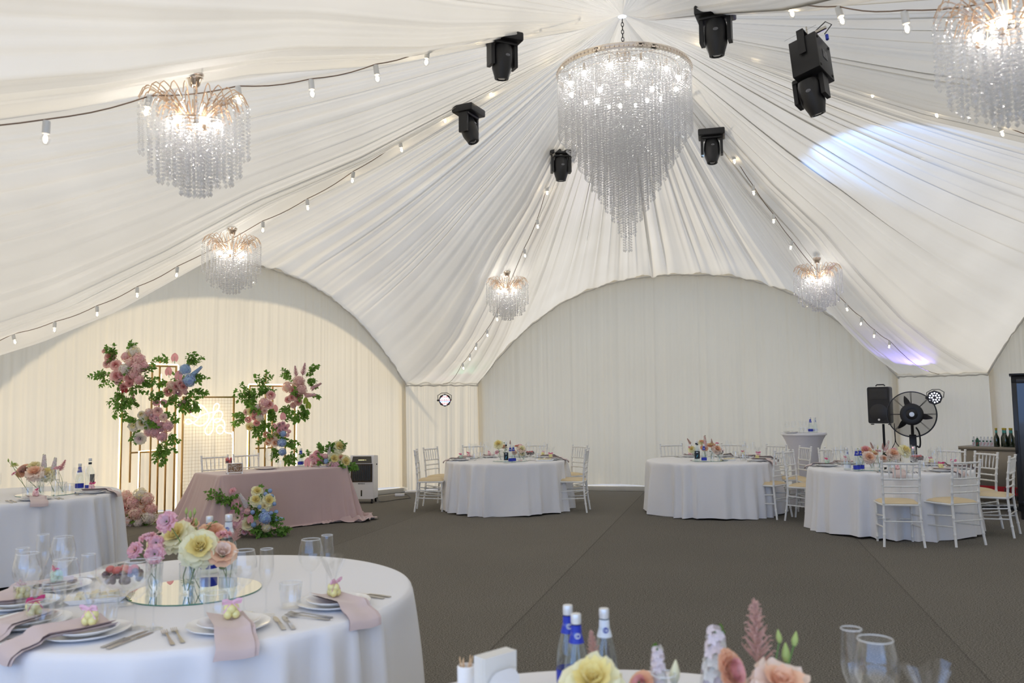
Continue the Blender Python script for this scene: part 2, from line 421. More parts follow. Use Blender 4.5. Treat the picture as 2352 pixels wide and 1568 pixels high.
TD = {'A': 'large foreground table', 'B': 'table beside flower backdrop', 'C': 'table below corner spotlight', 'D': 'table near tall cocktail table', 'E': 'table with napkin holder', 'F': 'table before pedestal fan'}
M['wood'] = pmat('plywood', (.45, .32, .2), .6, var=.15)
for i, (k, (x, y, R)) in enumerate(TABLES.items()):
    o = cloth_mesh(R, 31+i*3, amp=.085).build('tablecloth', M['linen'], loc=(x, y, 0), ang=180)
    tag(o, 'floor-length white cloth over the round ' + TD[k], 'tablecloth', 'white round tablecloths')
    t = empty('round_table', (x, y, 0)); tag(t, 'round folding table hidden under the white cloth, ' + TD[k], 'table', 'round banquet tables')
    b = MB(); b.lathe([(0.001, .718), (R-.05, .718), (R-.05, .742), (0.001, .742)], 40); b.build('tabletop', M['wood'], t)
    for s1 in (-1, 1):
        for s2 in (-1, 1):
            b = MB(); b.tube([(s1*.5, s2*.4, 0), (s1*.5, s2*.4, .718)], .015, 8); b.build('leg', M['blackm'], t)
#--PART2--
# ------------------------------------------------------------------ helpers that turn a place in the photograph into a point in the tent
def ray(px, py):
    u, v = px-1176, 784-py
    u0 = u*cos(ROLL)+v*sin(ROLL); v0 = -u*sin(ROLL)+v*cos(ROLL)
    return Vector((u0/1881.2, cos(PITCH)-v0/1881.2*sin(PITCH), sin(PITCH)+v0/1881.2*cos(PITCH)))
def at(px, py, Y): d = ray(px, py); t = Y/d.y; return Vector((d.x*t, Y, CAM_H+d.z*t))
def atz(px, py, z): d = ray(px, py); t = (z-CAM_H)/d.z; return Vector((d.x*t, d.y*t, z))

# ------------------------------------------------------------------ chiavari chairs
def bamboo(b, p, q, r, knots=(.25, .5, .75), n=8, kr=1.28):
    P, Q = Vector(p), Vector(q); ts = [0]; rs = [r]
    for k in knots:
        for d, f in ((-.018, 1), (-.010, kr), (.010, kr), (.018, 1)): ts.append(k+d/(max((Q-P).length, .1))*.6); rs.append(r*f)
    ts.append(1); rs.append(r)
    b.tube([P.lerp(Q, t) for t in ts], rs, n)
def bamboo_path(b, pts, r, knots, n=8):
    P = [Vector(p) for p in pts]; out = []; rs = []
    m = 24
    seg = [(P[i+1]-P[i]).length for i in range(len(P)-1)]; tot = sum(seg)
    def pos(t):
        d = t*tot
        for i, s_ in enumerate(seg):
            if d <= s_ or i == len(seg)-1: return P[i].lerp(P[i+1], min(1, d/s_))
            d -= s_
    ts = sorted(set([i/m for i in range(m+1)] + [k+e for k in knots for e in (-.014, -.008, .008, .014)]))
    for t in ts:
        if t < 0 or t > 1: continue
        out.append(pos(t)); rs.append(r*(1.25 if any(abs(t-k) < .0085 for k in knots) else 1))
    b.tube(out, rs, n)
def make_chair():
    t = empty('chiavari_chair'); tag(t, 'white wooden chair', 'chair')
    wp_ = M['white_paint']
    b = MB()
    def seatf(u, v):
        x = (u-.5)*2; y = (v-.5)*2
        w = .205-.018*(y < 0)*abs(y); k = (1-abs(x)**4)*(1-abs(y)**4)
        return (x*w*(1-.05*y*y), y*.195, .458+.035*max(0, k)**.5)
    b.grid(seatf, 14, 14); b.box((0, 0, .455), (.38, .36, .012), bev=.006)
    b.build('seat_cushion', M['cushion'], t)
    b = MB(); ring = [(.20, .19), (.19, -.19), (-.19, -.19), (-.20, .19)]
    outl = []
    for i in range(4):
        p, q = Vector(ring[i]), Vector(ring[(i+1) % 4]); m_ = (p+q)/2*1.06
        for k in range(6): s_ = k/6; outl.append(((1-s_)**2*p+2*s_*(1-s_)*m_+s_*s_*q))
    b.loft([[(p.x*f, p.y*f, z) for p in outl] for f, z in ((.9, .432), (1.02, .434), (1.05, .445), (1.0, .456), (.88, .456))], True, True)
    b.build('seat_frame', wp_, t)
    for s_ in (-1, 1):
        b = MB(); bamboo(b, (s_*.185, .18, 0), (s_*.180, .172, .445), .0125, (.12, .42, .72)); b.build('front_leg', wp_, t)
        b = MB(); bamboo_path(b, [(s_*.205, -.235, 0), (s_*.188, -.205, .22), (s_*.182, -.188, .45), (s_*.186, -.200, .66), (s_*.192, -.232, .92)], .0135, (.14, .33, .50, .62, .72, .8, .93))
        b.sph((s_*.192, -.233, .922), .018, 8, 5, sc=(1, 1, .5)); b.build('back_post', wp_, t)
    def arc(z, y, w, bow=.012): return [(w*(k/6-.5)*2, y-bow*(1-((k/6-.5)*2)**2), z) for k in range(7)]
    b = MB(); bamboo_path(b, arc(.893, -.225, .19, .02), .0115, (.2, .4, .6, .8)); b.build('top_rail', wp_, t)
    for z, y in ((.722, -.208), (.645, -.200), (.575, -.196)):
        b = MB(); bamboo_path(b, arc(z, y, .186), .0095, (.25, .5, .75)); b.build('back_rail', wp_, t)
    for k in range(5):
        f = (k-2)/2; b = MB(); b.tube([(f*.115, -.214, .722), (f*.120, -.222, .80), (f*.126, -.238, .893)], [.0045, .0085, .0045], 6); b.build('spindle', wp_, t)
    for (p, q) in (((-.186, .176, .30), (-.19, -.205, .33)), ((-.186, .178, .19), (-.195, -.215, .21)), ((.186, .176, .30), (.19, -.205, .33)), ((.186, .178, .19), (.195, -.215, .21)), ((-.186, .177, .25), (.186, .177, .25)), ((-.195, -.212, .27), (.195, -.212, .27))):
        b = MB(); bamboo(b, p, q, .008, (.3, .7), 6); b.build('stretcher', wp_, t)
    return t
chairP = Proto(make_chair())
def chair(x, y, face_deg, label, group):
    return chairP.put((x, y, 0), radians(face_deg-90), label, group)
def around(k, ang, rho):
    x, y, R = TABLES[k]; return x+rho*cos(radians(ang)), y+rho*sin(radians(ang))
def chair_at(k, ang, rho, label, turn=0):
    x, y = around(k, ang, rho); return chair(x, y, ang+180+turn, label, 'chairs at the '+TD[k])
GC = 'white chiavari chair '
chair_at('C', 181, 1.16, GC+'seen side-on, alone at the left end of the table below corner spotlight')
chair_at('C', 150, 1.2, GC+'turned three-quarter behind the side-on chair, near the corner spotlight')
chair_at('C', 113, 1.24, GC+'behind the wine glasses on the table below corner spotlight')
chair_at('C', 70, 1.24, GC+'behind the fruit bowl on the table below corner spotlight')
chair_at('C', 33, 1.2, GC+'facing the camera at the rear right of table below corner spotlight')
chair(.88, 12.42, 168, GC+'in side view at the right end, table below corner spotlight', 'chairs at the '+TD['C'])
chair_at('D', 102, 1.22, GC+'behind the bare side of the table near tall cocktail table')
chair_at('D', 62, 1.22, GC+'behind the fruit bowl on the table near tall cocktail table')
chair_at('D', 32, 1.2, GC+'behind the rear right napkin, table near tall cocktail table')
chair_at('D', 5, 1.22, GC+'mostly hidden, directly before the tall cocktail table')
chair(3.53, 11.50, 133, GC+'with its back to the camera, table near tall cocktail table', 'chairs at the '+TD['D'])
chair_at('D', -14, 1.42, GC+'edge-on and half hidden between the two right tables', 10)
chair(3.93, 11.12, -38, GC+'left of the table before pedestal fan, its seat half under the cloth', 'chairs at the '+TD['F'])
chair_at('F', 95, 1.25, GC+'behind the water bottles, table before pedestal fan')
chair_at('F', 33, 1.2, GC+'with only one post showing behind glasses, table before pedestal fan')
chair(4.25, 9.20, 78, GC+'in front of the pedestal fan table, back turned to the camera', 'chairs at the '+TD['F'])
chair(4.86, 9.22, 108, GC+'angled, second from left in front of the pedestal fan table', 'chairs at the '+TD['F'])
chair(5.72, 10.35, 190, GC+'against the bar counter, right side of the pedestal fan table', 'chairs at the '+TD['F'])
chair(5.64, 9.78, 140, GC+'farthest right, edge-on, beside the pedestal fan table', 'chairs at the '+TD['F'])
# head table local frame: along the left wall
HO = Vector((-3.05, 10.97)); HD = Vector((.694, .72)); HNv = Vector((-.72, .694))
def ht(t, w, z=0): p = HO+HD*t+HNv*w; return Vector((p.x, p.y, z))
for t_, lb in ((-.28, 'left one of the two chairs behind the pink head table'), (.20, 'right one of the two chairs behind the pink head table')):
    p = ht(t_, 1.18); chair(p.x, p.y, -46, 'white chiavari chair, '+lb, 'chairs behind the head table')

# ------------------------------------------------------------------ head table with dusty rose velvet cloth
M['rose_cloth'] = pmat('dusty_rose_velvet', (.56, .40, .38), .72, sheen=.6, var=.06, vscale=3)
def head_cloth():
    x0, x1, y0, y1 = -.88, 1.02, 0.0, .76; H = .75
    # perimeter of a rounded rectangle
    per = []; rc = .035
    def edge(a, b_, n): return [a.lerp(b_, i/n) for i in range(n)]
    cs = [Vector((x0, y0)), Vector((x1, y0)), Vector((x1, y1)), Vector((x0, y1))]
    P = []; Nn = []
    for i in range(4):
        a, c = cs[i], cs[(i+1) % 4]; d = (c-a).normalized(); nn = Vector((d.y, -d.x)); L_ = (c-a).length; n = int(L_/.018)
        for j in range(n): P.append(a+d*(rc+(L_-2*rc)*j/n)); Nn.append(nn)
        d2 = (cs[(i+2) % 4]-c).normalized(); n2 = Vector((d2.y, -d2.x)); cc = c-d*rc+d2*rc
        for j in range(14):
            t = j/14; v = (nn*cos(t*pi/2)+n2*sin(t*pi/2)); P.append(cc+v*rc); Nn.append(v)
    m_ = len(P); s_ = np.linspace(0, 1, m_, endpoint=False)
    px = np.array([p.x for p in P]); py = np.array([p.y for p in P]); nx = np.array([n.x for n in Nn]); ny = np.array([n.y for n in Nn])
    corner_w = np.zeros(m_)
    for c in cs:
        dd = np.hypot(px-c.x, py-c.y); corner_w += np.exp(-(dd/.16)**2)
    fine = fold_wave(s_*5.3, 77, 30, 8, 60, tot=5.3, p=.5)
    rows = []
    cx, cy = (x0+x1)/2, (y0+y1)/2
    for f in (0.02, .35, .7, .93, .985): rows.append(np.stack([cx+(px-cx)*f, cy+(py-cy)*f, np.full(m_, H)], 1))
    rows.append(np.stack([px, py, np.full(m_, H-.008)], 1))
    left = np.clip((cx-px)/(cx-x0), 0, 1)**3; right = np.clip((px-cx)/(x1-cx), 0, 1)**4
    front = np.clip((cy-py)/(cy-y0), 0, 1)
    for v in np.linspace(.04, 1, 26):
        fl = .05*v + .20*left*v**1.2*(.5+.5*(1-front)) + .05*right*v
        cf = corner_w*(.14*v)*(1+.35*np.sin(s_*5.3*60)) 
        fo = (.016+.045*corner_w+.02*right)*v**.7*fine
        off = fl+cf+fo
        z = (H-.01)*(1-v)+.012
        rows.append(np.stack([px+nx*off, py+ny*off, np.full(m_, z)], 1))
    # puddle on the carpet, deeper towards the far end
    base = rows[-1]; pud = .02+.17*np.clip((px-.15)/.9, 0, 1)**1.3+.05*corner_w
    rp = fold_wave(s_*5.3, 5, 30, 20, 90, tot=5.3, p=.3)
    for i, v in enumerate(np.linspace(.12, 1, 9)):
        off = pud*v*(1+.35*rp); zz = .012+pud*.45*np.abs(np.sin(v*pi*1.5))*(.55+.6*np.sin(s_*5.3*26+v*5+3*rp))*(1-v*.55)
        rows.append(np.stack([base[:, 0]+nx*off, base[:, 1]+ny*off, np.maximum(zz, .006)], 1))
    b = MB(); R_n = len(rows); F = [(j*m_+i, (j+1)*m_+i, (j+1)*m_+(i+1) % m_, j*m_+(i+1) % m_) for j in range(R_n-1) for i in range(m_)]
    F.append(tuple(range(m_))); b.add(np.concatenate(rows), F); return b
angH = atan2(HD.y, HD.x)
o = head_cloth().build('head_tablecloth', M['rose_cloth'], loc=(HO.x, HO.y, 0), rot=(0, 0, angH), ang=180)
tag(o, 'dusty rose velvet cloth covering the rectangular head table and pooling on the carpet', 'tablecloth')
t = empty('head_table', (HO.x, HO.y, 0), angH); tag(t, 'rectangular head table hidden under the dusty rose cloth', 'table')
b = MB(); b.box((.07, .38, .727), (1.86, .72, .03), bev=.01); b.build('tabletop', M['wood'], t)
for sx in (-.8, .94):
    for sy in (.06, .70): b = MB(); b.tube([(sx, sy, 0), (sx, sy, .712)], .015, 8); b.build('leg', M['blackm'], t)

# ------------------------------------------------------------------ flowers
FM = {}
def fm(col, tr=.25):
    k = col
    if k not in FM: FM[k] = pmat('petal_%d' % len(FM), col, .65, var=.10, vscale=30, trans=tr, sheen=.2)
    return FM[k]
LEAF = pmat('leaf_green', (.12, .26, .035), .5, var=.35, vscale=12, trans=.3, tcol=(.15, .35, .04))
STEM = pmat('stem_green', (.10, .22, .05), .5)
TWIG = pmat('brown_stem', (.16, .10, .05), .6)
C_ = dict(blush=(.90, .63, .60), pink=(.90, .55, .60), dusty=(.80, .55, .52), coral=(.86, .46, .45), white=(.86, .84, .78), cream=(.90, .82, .52), yellow=(.92, .80, .34), yel2=(.95, .90, .62),
          peach=(.92, .60, .40), pale=(.93, .77, .66), blue=(.40, .54, .86), sky=(.48, .68, .90), teal=(.14, .36, .54), mauve=(.76, .50, .56), lil=(.90, .80, .82), rust=(.68, .42, .34), hot=(.75, .10, .30), green=(.30, .42, .05), lime=(.50, .62, .20), anth=(.92, .45, .50), red=(.40, .05, .05))
def petal(b, az, r0, z0, L_, Wd, t0, curl, cup=.5, ruf=0.0, seed=0, nu=5, nv=6, pt=.0):
    rng = random.Random(seed); p1, p2 = rng.random()*6, rng.random()*6
    rr, zz, a = r0, z0, radians(t0); pts = []
    for j in range(nv):
        pts.append((rr, zz, a)); st = L_/(nv-1); a2 = radians(t0 + curl*(j+1)/(nv-1)); rr += sin(a2)*st; zz += cos(a2)*st; a = a2
    V = []
    for j in range(nv):
        t = j/(nv-1); w = Wd*(.30+.70*sin(min(t*1.15, 1)*pi/2))*(1-.75*max(0, t-.6)**2/.16*(.6)) * (1-pt*t*t)
        rr, zz, a = pts[j]
        for i in range(nu):
            s_ = (i/(nu-1)-.5)*2
            x = s_*w; k = cup*w*s_*s_*(1-.3*t)
            rip = ruf*t*t*sin(s_*5+p1)*Wd + ruf*.5*t*sin(s_*9+p2)*Wd
            R2 = rr - k*cos(a) + rip*cos(a); Z2 = zz + k*sin(a) + rip*sin(a) - .12*abs(s_)**3*w*(t > .7)
            V.append((R2*cos(az)-x*sin(az), R2*sin(az)+x*cos(az), Z2))
    F = [(j*nu+i, j*nu+i+1, (j+1)*nu+i+1, (j+1)*nu+i) for j in range(nv-1) for i in range(nu-1)]
    b.add(V, F)
def bloom_mesh(kind, c1, c2, seed=0):
    """unit blooms, radius about 1, facing +Z, centre near the origin"""
    rng = random.Random(seed); b = MB(); mats = [fm(c1), fm(c2), LEAF, STEM]
    if kind == 'rose':
        for li, (n, r0, z0, L_, Wd, t0, cu, cup, mi) in enumerate(((3, .04, -.35, .85, .26, -4, 8, .9, 1), (4, .12, -.4, .95, .38, 2, 16, .8, 1), (5, .2, -.45, 1.0, .50, 12, 30, .6, 1), (5, .26, -.5, 1.05, .72, 26, 50, .45, 0), (6, .3, -.5, 1.05, .74, 48, 60, .3, 0))):
            b.mi = mi
            for k in range(n): petal(b, 2*pi*(k+.5*(li % 2)+rng.uniform(-.1, .1))/n, r0, z0, L_*rng.uniform(.9, 1.05), Wd, t0, cu, cup, .05, rng.random())
    elif kind == 'garden':
        for li, (n, r0, z0, L_, Wd, t0, cu, cup, mi) in enumerate(((3, .04, -.30, .72, .32, -6, 14, .9, 1), (4, .10, -.35, .82, .46, 4, 26, .7, 1), (5, .15, -.40, .92, .58, 16, 42, .5, 1), (5, .20, -.42, 1.02, .70, 32, 52, .35, 0), (6, .24, -.42, 1.08, .74, 54, 50, .2, 0), (6, .24, -.45, 1.06, .74, 82, 38, 0, 0))):
            b.mi = mi
            for k in range(n): petal(b, 2*pi*(k+.5*(li % 2)+rng.uniform(-.15, .15))/n, r0, z0, L_*rng.uniform(.85, 1.12), Wd, t0+rng.uniform(-6, 6), cu, cup, .16, rng.random(), pt=.2, nu=6, nv=7)
        b.mi = 1; b.sph((0, 0, -.08), .17, 8, 6, sc=(1, 1, 1.5))
        for k in range(4): petal(b, k*1.7+.4, .02, -.2, .52, .20, -14, 22, .9, .05, k)
    elif kind == 'lisianthus':
        for li, (n, r0, L_, Wd, t0, cu) in enumerate(((5, .05, .75, .46, 8, 50), (5, .08, .95, .68, 26, 62), (6, .1, 1.08, .74, 48, 55))):
            b.mi = 0 if li else 1
            for k in range(n): petal(b, 2*pi*(k+.5*(li % 2))/n+rng.uniform(-.1, .1), r0, -.4, L_, Wd, t0, cu, .25, .30, rng.random(), nu=8, nv=7)
        b.mi = 2; b.sph((0, 0, -.22), .09, 8, 6, sc=(1, 1, 1.6))
    elif kind == 'ranunculus':
        for li in range(8):
            f = li/7; n = 6+li; b.mi = 1 if li < 3 else 0
            for k in range(n): petal(b, 2*pi*(k+.5*(li % 2)+rng.uniform(-.1, .1))/n, .16+.30*f, -.35, .62, .28+.12*f, -6+70*f, 30, .5, .04, rng.random(), 5, 5)
        b.mi = 3; b.sph((0, 0, -.1), .16, 8, 6)
    elif kind == 'hydrangea':
        nF = 120
        for i in range(nF):
            z = 1-1.75*(i+.5)/nF; a = i*2.399963; r = sqrt(max(0, 1-z*z)); n = Vector((r*cos(a), r*sin(a), z))
            c = n*rng.uniform(.74, 1.04); u = n.orthogonal().normalized(); q = rng.random()*6; u = Matrix.Rotation(q, 3, n) @ u; v = n.cross(u); s_ = .19*rng.uniform(.8, 1.2)
            b.mi = 0 if rng.random() < .7 else 1
            for k in range(4):
                d = u*cos(k*pi/2)+v*sin(k*pi/2); e = n.cross(d)
                p0 = c; p1 = c+d*s_*.6+e*s_*.5+n*.05; p2 = c+d*s_*1.15+n*.02; p3 = c+d*s_*.6-e*s_*.5+n*.05
                b.add([p0, p1, p2, p3], [(0, 1, 2, 3)])
        b.mi = 1; b.sph((0, 0, 0), .66, 10, 8)
    elif kind in ('pompon', 'globe'):
        b.mi = 1; b.sph((0, 0, 0), .8, 12, 8); nF = 110; b.mi = 0
        for i in range(nF):
            z = 1-2*(i+.5)/nF; a = i*2.399963; r = sqrt(1-z*z); n = Vector((r*cos(a), r*sin(a), z)); u = n.orthogonal().normalized(); v = n.cross(u); w = .12 if kind == 'pompon' else .05
            b.add([n*.75+u*w, n*.75-u*w, n*1.02+v*w*.8, n*.75+v*w], [(0, 1, 2), (0, 3, 2)])
    elif kind == 'stock':      # spike of florets along +Z, height 2.4, radius .4
        b.mi = 3; b.tube([(0, 0, -1.6), (0, 0, 1.1)], .04, 6); nF = 64
        for i in range(nF):
            t = i/nF; z = -1.2+2.4*t; r = .36*(1-.65*t); a = i*2.399963; c = Vector((r*cos(a), r*sin(a), z)); n = Vector((cos(a), sin(a), .5)).normalized(); u = n.orthogonal().normalized(); v = n.cross(u); s_ = .27*(1-.5*t)
            b.mi = (0 if rng.random() < .75 else 1) if t < .97 else 2
            for k in range(5):
                d = u*cos(k*2*pi/5)+v*sin(k*2*pi/5); e = n.cross(d); b.add([c, c+d*s_*.6+e*s_*.4+n*.05, c+d*s_*1.1, c+d*s_*.6-e*s_*.4+n*.05], [(0, 1, 2, 3)])
    elif kind == 'astilbe':    # feathery plume along +Z, height 2.4
        b.mi = 1; b.tube([(0, 0, -1.6), (0, 0, 1.3)], [.035, .01], 5)
        for i in range(46):
            t = i/45; z = -1.0+2.15*t; L_ = .62*(1-t)**.8+.05; a = i*2.399963; d = Vector((cos(a), sin(a), .75)).normalized()
            b.mi = 0; p0 = Vector((0, 0, z)); pts = [p0+d*L_*k/5+Vector((0, 0, .06*L_*k*k/8)) for k in range(6)]
            b.tube(pts, [.02, .045, .055, .045, .035, .01], 4)
            for k in range(1, 6):
                e = d.orthogonal(); e = Matrix.Rotation(rng.random()*6, 3, d) @ e; b.tube([pts[k], pts[k]+e.normalized()*.10+d*.08], [.028, .012], 3)
    elif kind == 'anthurium':
        def f(u, v):
            s_ = (u-.5)*2; t = v; w = .78*sin(min(1, (t*.92+.08))*pi)**.6*(1-.35*t); x = s_*w; y = -.75+1.75*t - .30*(1-t)**3*(1 if True else 0)*(-(abs(s_)**1.2)*1.2)*-1
            y = -.55+1.5*t - (.35*(abs(s_)**1.0)*(1-t)**2 if t < .6 else 0)
            return (x, y, .12*s_*s_+.10*sin(t*3))
        b.mi = 0; b.grid(f, 12, 12); b.mi = 1; b.tube([(0, -.45, .05), (0, -.2, .28), (0, .15, .42)], [.06, .07, .04], 7)
        b.mi = 3; b.tube([(0, -.45, 0), (0, -1.1, -.5)], .05, 5)
    elif kind == 'bud':
        b.mi = 0; b.lathe([(.02, -.9), (.28, -.7), (.42, -.25), (.38, .15), (.22, .6), (.05, 1.0)], 8); b.mi = 3
        for k in range(5): petal(b, 2*pi*k/5, .12, -.95, 1.0, .16, 20, -10, .2, 0, k, 3, 4, .6)
    return b.mesh(kind, mats, ang=60)
BM = {}
def bloom(kind, c1, c2, parent, p, r, direction, name=None, seed=None):
    seed = random.randint(0, 3) if seed is None else seed
    key = (kind, c1, c2, seed)
    if key not in BM: BM[key] = bloom_mesh(kind, C_[c1], C_[c2], seed)
    nm = name or {'rose': 'rose_bloom', 'garden': 'garden_rose_bloom', 'lisianthus': 'lisianthus_bloom', 'ranunculus': 'ranunculus_bloom', 'hydrangea': 'hydrangea_bloom', 'pompon': 'chrysanthemum_bloom', 'globe': 'globe_thistle_bloom', 'stock': 'stock_flower_spike', 'astilbe': 'astilbe_plume', 'anthurium': 'anthurium_bloom', 'bud': 'flower_bud'}[kind]
    o = link(nm, BM[key], parent, p); o.scale = (r, r, r); o.rotation_mode = 'QUATERNION'
    d = Vector(direction).normalized(); q = d.to_track_quat('Z', 'Y')
    o.rotation_quaternion = q @ Euler((0, 0, 0 if kind == 'anthurium' else random.random()*6)).to_quaternion()
    return o
def leaf(b, p, d, L_, w, up, fold=.25):
    d = Vector(d).normalized(); up = Vector(up); s_ = d.cross(up)
    if s_.length < 1e-3: s_ = d.orthogonal()
    s_.normalize(); n = s_.cross(d); p = Vector(p); V = []
    for t, ww in ((0, .05), (.25, .75), (.5, 1), (.75, .65), (1, .02)):
        c = p+d*L_*t - n*L_*.25*t*t
        V += [c-s_*w*ww+n*w*ww*fold, c, c+s_*w*ww+n*w*ww*fold]
    F = []
    for i in range(4): a = i*3; F += [(a, a+1, a+4, a+3), (a+1, a+2, a+5, a+4)]
    b.add(V, F)
def sprig(b, p, d, L_, n=8, ls=.05, rng=random, droop=.3):
    p = Vector(p); d = Vector(d).normalized(); pts = []; c = p.copy(); dd = d.copy()
    for i in range(n+1):
        pts.append(c.copy()); dd = (dd+Vector((rng.uniform(-.15, .15), rng.uniform(-.15, .15), -droop*.18+rng.uniform(-.1, .1)))).normalized(); c += dd*L_/n
    b.mi = 1; b.tube(pts, [.0035*(1-.6*i/n) for i in range(n+1)], 4); b.mi = 0
    for i in range(1, n+1):
        t = (pts[i]-pts[i-1]).normalized(); side = t.orthogonal().normalized(); side = Matrix.Rotation(rng.random()*6.28, 3, t) @ side
        for s_ in (-1, 1):
            l_ = ls*rng.uniform(.7, 1.2); leaf(b, pts[i], t*.6+side*s_, l_, l_*.34, Vector((rng.uniform(-.5, .5), rng.uniform(-.9, -.1), rng.uniform(.2, 1))))
    leaf(b, pts[-1], dd, ls, ls*.34, (0, -.4, 1))
def arrangement(name, label, centre, Y, items, sprigs, scale=3.267, off=(200, 780), depth=.16, group=None, sup=None):
    """items: (kind, c1, c2, zx, zy, r in zoom px); depth bulges toward the viewer"""
    k = Y/1881.0/scale
    def P(zx, zy, dy=0.0): return at(off[0]+zx/scale, off[1]+zy/scale, Y-dy)
    c0 = P(*centre); root = empty(name, c0); tag(root, label, 'flowers', group)
    rr = 190*k; tocam = (Vector((0, 0, CAM_H))-c0).normalized()
    for it in items:
        kind, c1, c2, zx, zy, r = it
        d_ = hypot(zx-centre[0], zy-centre[1])*k; bulge = depth*max(0, 1-(d_/.42)**2)
        p = P(zx, zy, bulge); q = p-c0
        dr = (tocam*1.1+q*2.2+Vector((0, 0, .15)))
        if kind == 'anthurium': dr = tocam+q*.6+Vector((random.uniform(-.3, .3), 0, .1))
        if kind in ('astilbe', 'stock'): dr = q+Vector((0, 0, .05)) if q.length > .02 else Vector((0, 0, 1))
        bloom(kind, c1, c2, root, q, r*k*(1.5 if kind == 'stock' else 1.15), dr)
    b = MB(); rng = random.Random(len(label))
    for (zx, zy, dx, dz, L_, n) in sprigs:
        for _ in range(n):
            p = P(zx+rng.uniform(-30, 30), zy+rng.uniform(-30, 30), rng.uniform(-.02, depth*.6))-c0
            sprig(b, p, (dx+rng.uniform(-.45, .45), rng.uniform(-.8, .3), dz+rng.uniform(-.4, .4)), L_*k*rng.uniform(.75, 1.1), 6, 30*k, rng)
    f = b.build('foliage', [LEAF, TWIG], root); 
    return root
R1 = 'rose'; HY = 'hydrangea'
arrangement('flower_arrangement', 'topmost left hanging arrangement of pink hydrangeas and roses on the tall gold rods', (300, 250), 11.35, [
 (R1, 'blush', 'coral', 170, 125, 30), (R1, 'blush', 'dusty', 150, 178, 24), (R1, 'blush', 'coral', 212, 188, 29), (R1, 'blush', 'coral', 225, 272, 36), (HY, 'blush', 'pink', 290, 128, 30), (HY, 'white', 'cream', 350, 95, 42), (HY, 'blush', 'pink', 385, 150, 44),
 (HY, 'blush', 'pale', 318, 175, 34), (HY, 'white', 'lil', 288, 222, 40), (HY, 'blush', 'pink', 372, 215, 46), (HY, 'pink', 'blush', 425, 200, 34), (HY, 'blush', 'pink', 345, 258, 34), (HY, 'pink', 'blush', 385, 300, 34), (R1, 'coral', 'coral', 325, 290, 20), (R1, 'coral', 'coral', 318, 328, 20),
 (R1, 'blush', 'coral', 270, 352, 22), (R1, 'blush', 'dusty', 225, 320, 14), (R1, 'blush', 'dusty', 130, 80, 16), ('astilbe', 'rust', 'rust', 338, 400, 36), ('anthurium', 'red', 'rust', 280, 372, 30), (R1, 'pink', 'coral', 255, 260, 20), (R1, 'blush', 'coral', 300, 290, 18)],
 [(200, 120, -.3, 1, 90, 5), (160, 290, -1, .1, 110, 6), (400, 250, 1, .3, 110, 6), (400, 330, 1, -.4, 90, 4), (240, 380, -.3, -1, 120, 6), (250, 470, 0, -1, 120, 5), (280, 420, .2, -.8, 90, 4), (220, 200, -.2, .3, 80, 4), (300, 80, .2, 1, 60, 3), (330, 340, .3, -.6, 90, 4), (300, 250, 0, 0, 120, 8)])
arrangement('flower_arrangement', 'upper right hanging arrangement with blue hydrangeas and pink anthuriums, left gold rods', (705, 320), 11.85, [
 ('anthurium', 'anth', 'pale', 658, 135, 34), ('anthurium', 'anth', 'pale', 613, 238, 34), ('anthurium', 'anth', 'pale', 685, 270, 36), (HY, 'sky', 'blue', 735, 225, 38), (HY, 'blue', 'sky', 768, 308, 40), ('stock', 'sky', 'blue', 825, 235, 30), (HY, 'pale', 'blush', 630, 342, 30), (R1, 'dusty', 'coral', 670, 350, 26),
 (R1, 'dusty', 'coral', 722, 352, 24), (R1, 'dusty', 'coral', 605, 392, 24), (R1, 'dusty', 'mauve', 678, 397, 24), ('pompon', 'pink', 'dusty', 738, 395, 18), (R1, 'dusty', 'mauve', 645, 447, 20), ('pompon', 'pink', 'dusty', 700, 490, 17), ('pompon', 'pink', 'dusty', 770, 536, 17), ('pompon', 'coral', 'dusty', 730, 466, 18), (R1, 'dusty', 'coral', 700, 330, 22)],
 [(610, 200, -.8, .5, 80, 3), (590, 320, -1, 0, 80, 4), (770, 180, .6, 1, 110, 6), (800, 280, .9, .1, 80, 4), (790, 400, 1, -.2, 100, 6), (740, 440, .3, -1, 110, 6), (710, 300, 0, 0, 120, 8), (780, 470, .6, -.7, 70, 4), (660, 430, -.4, -.7, 60, 3)])
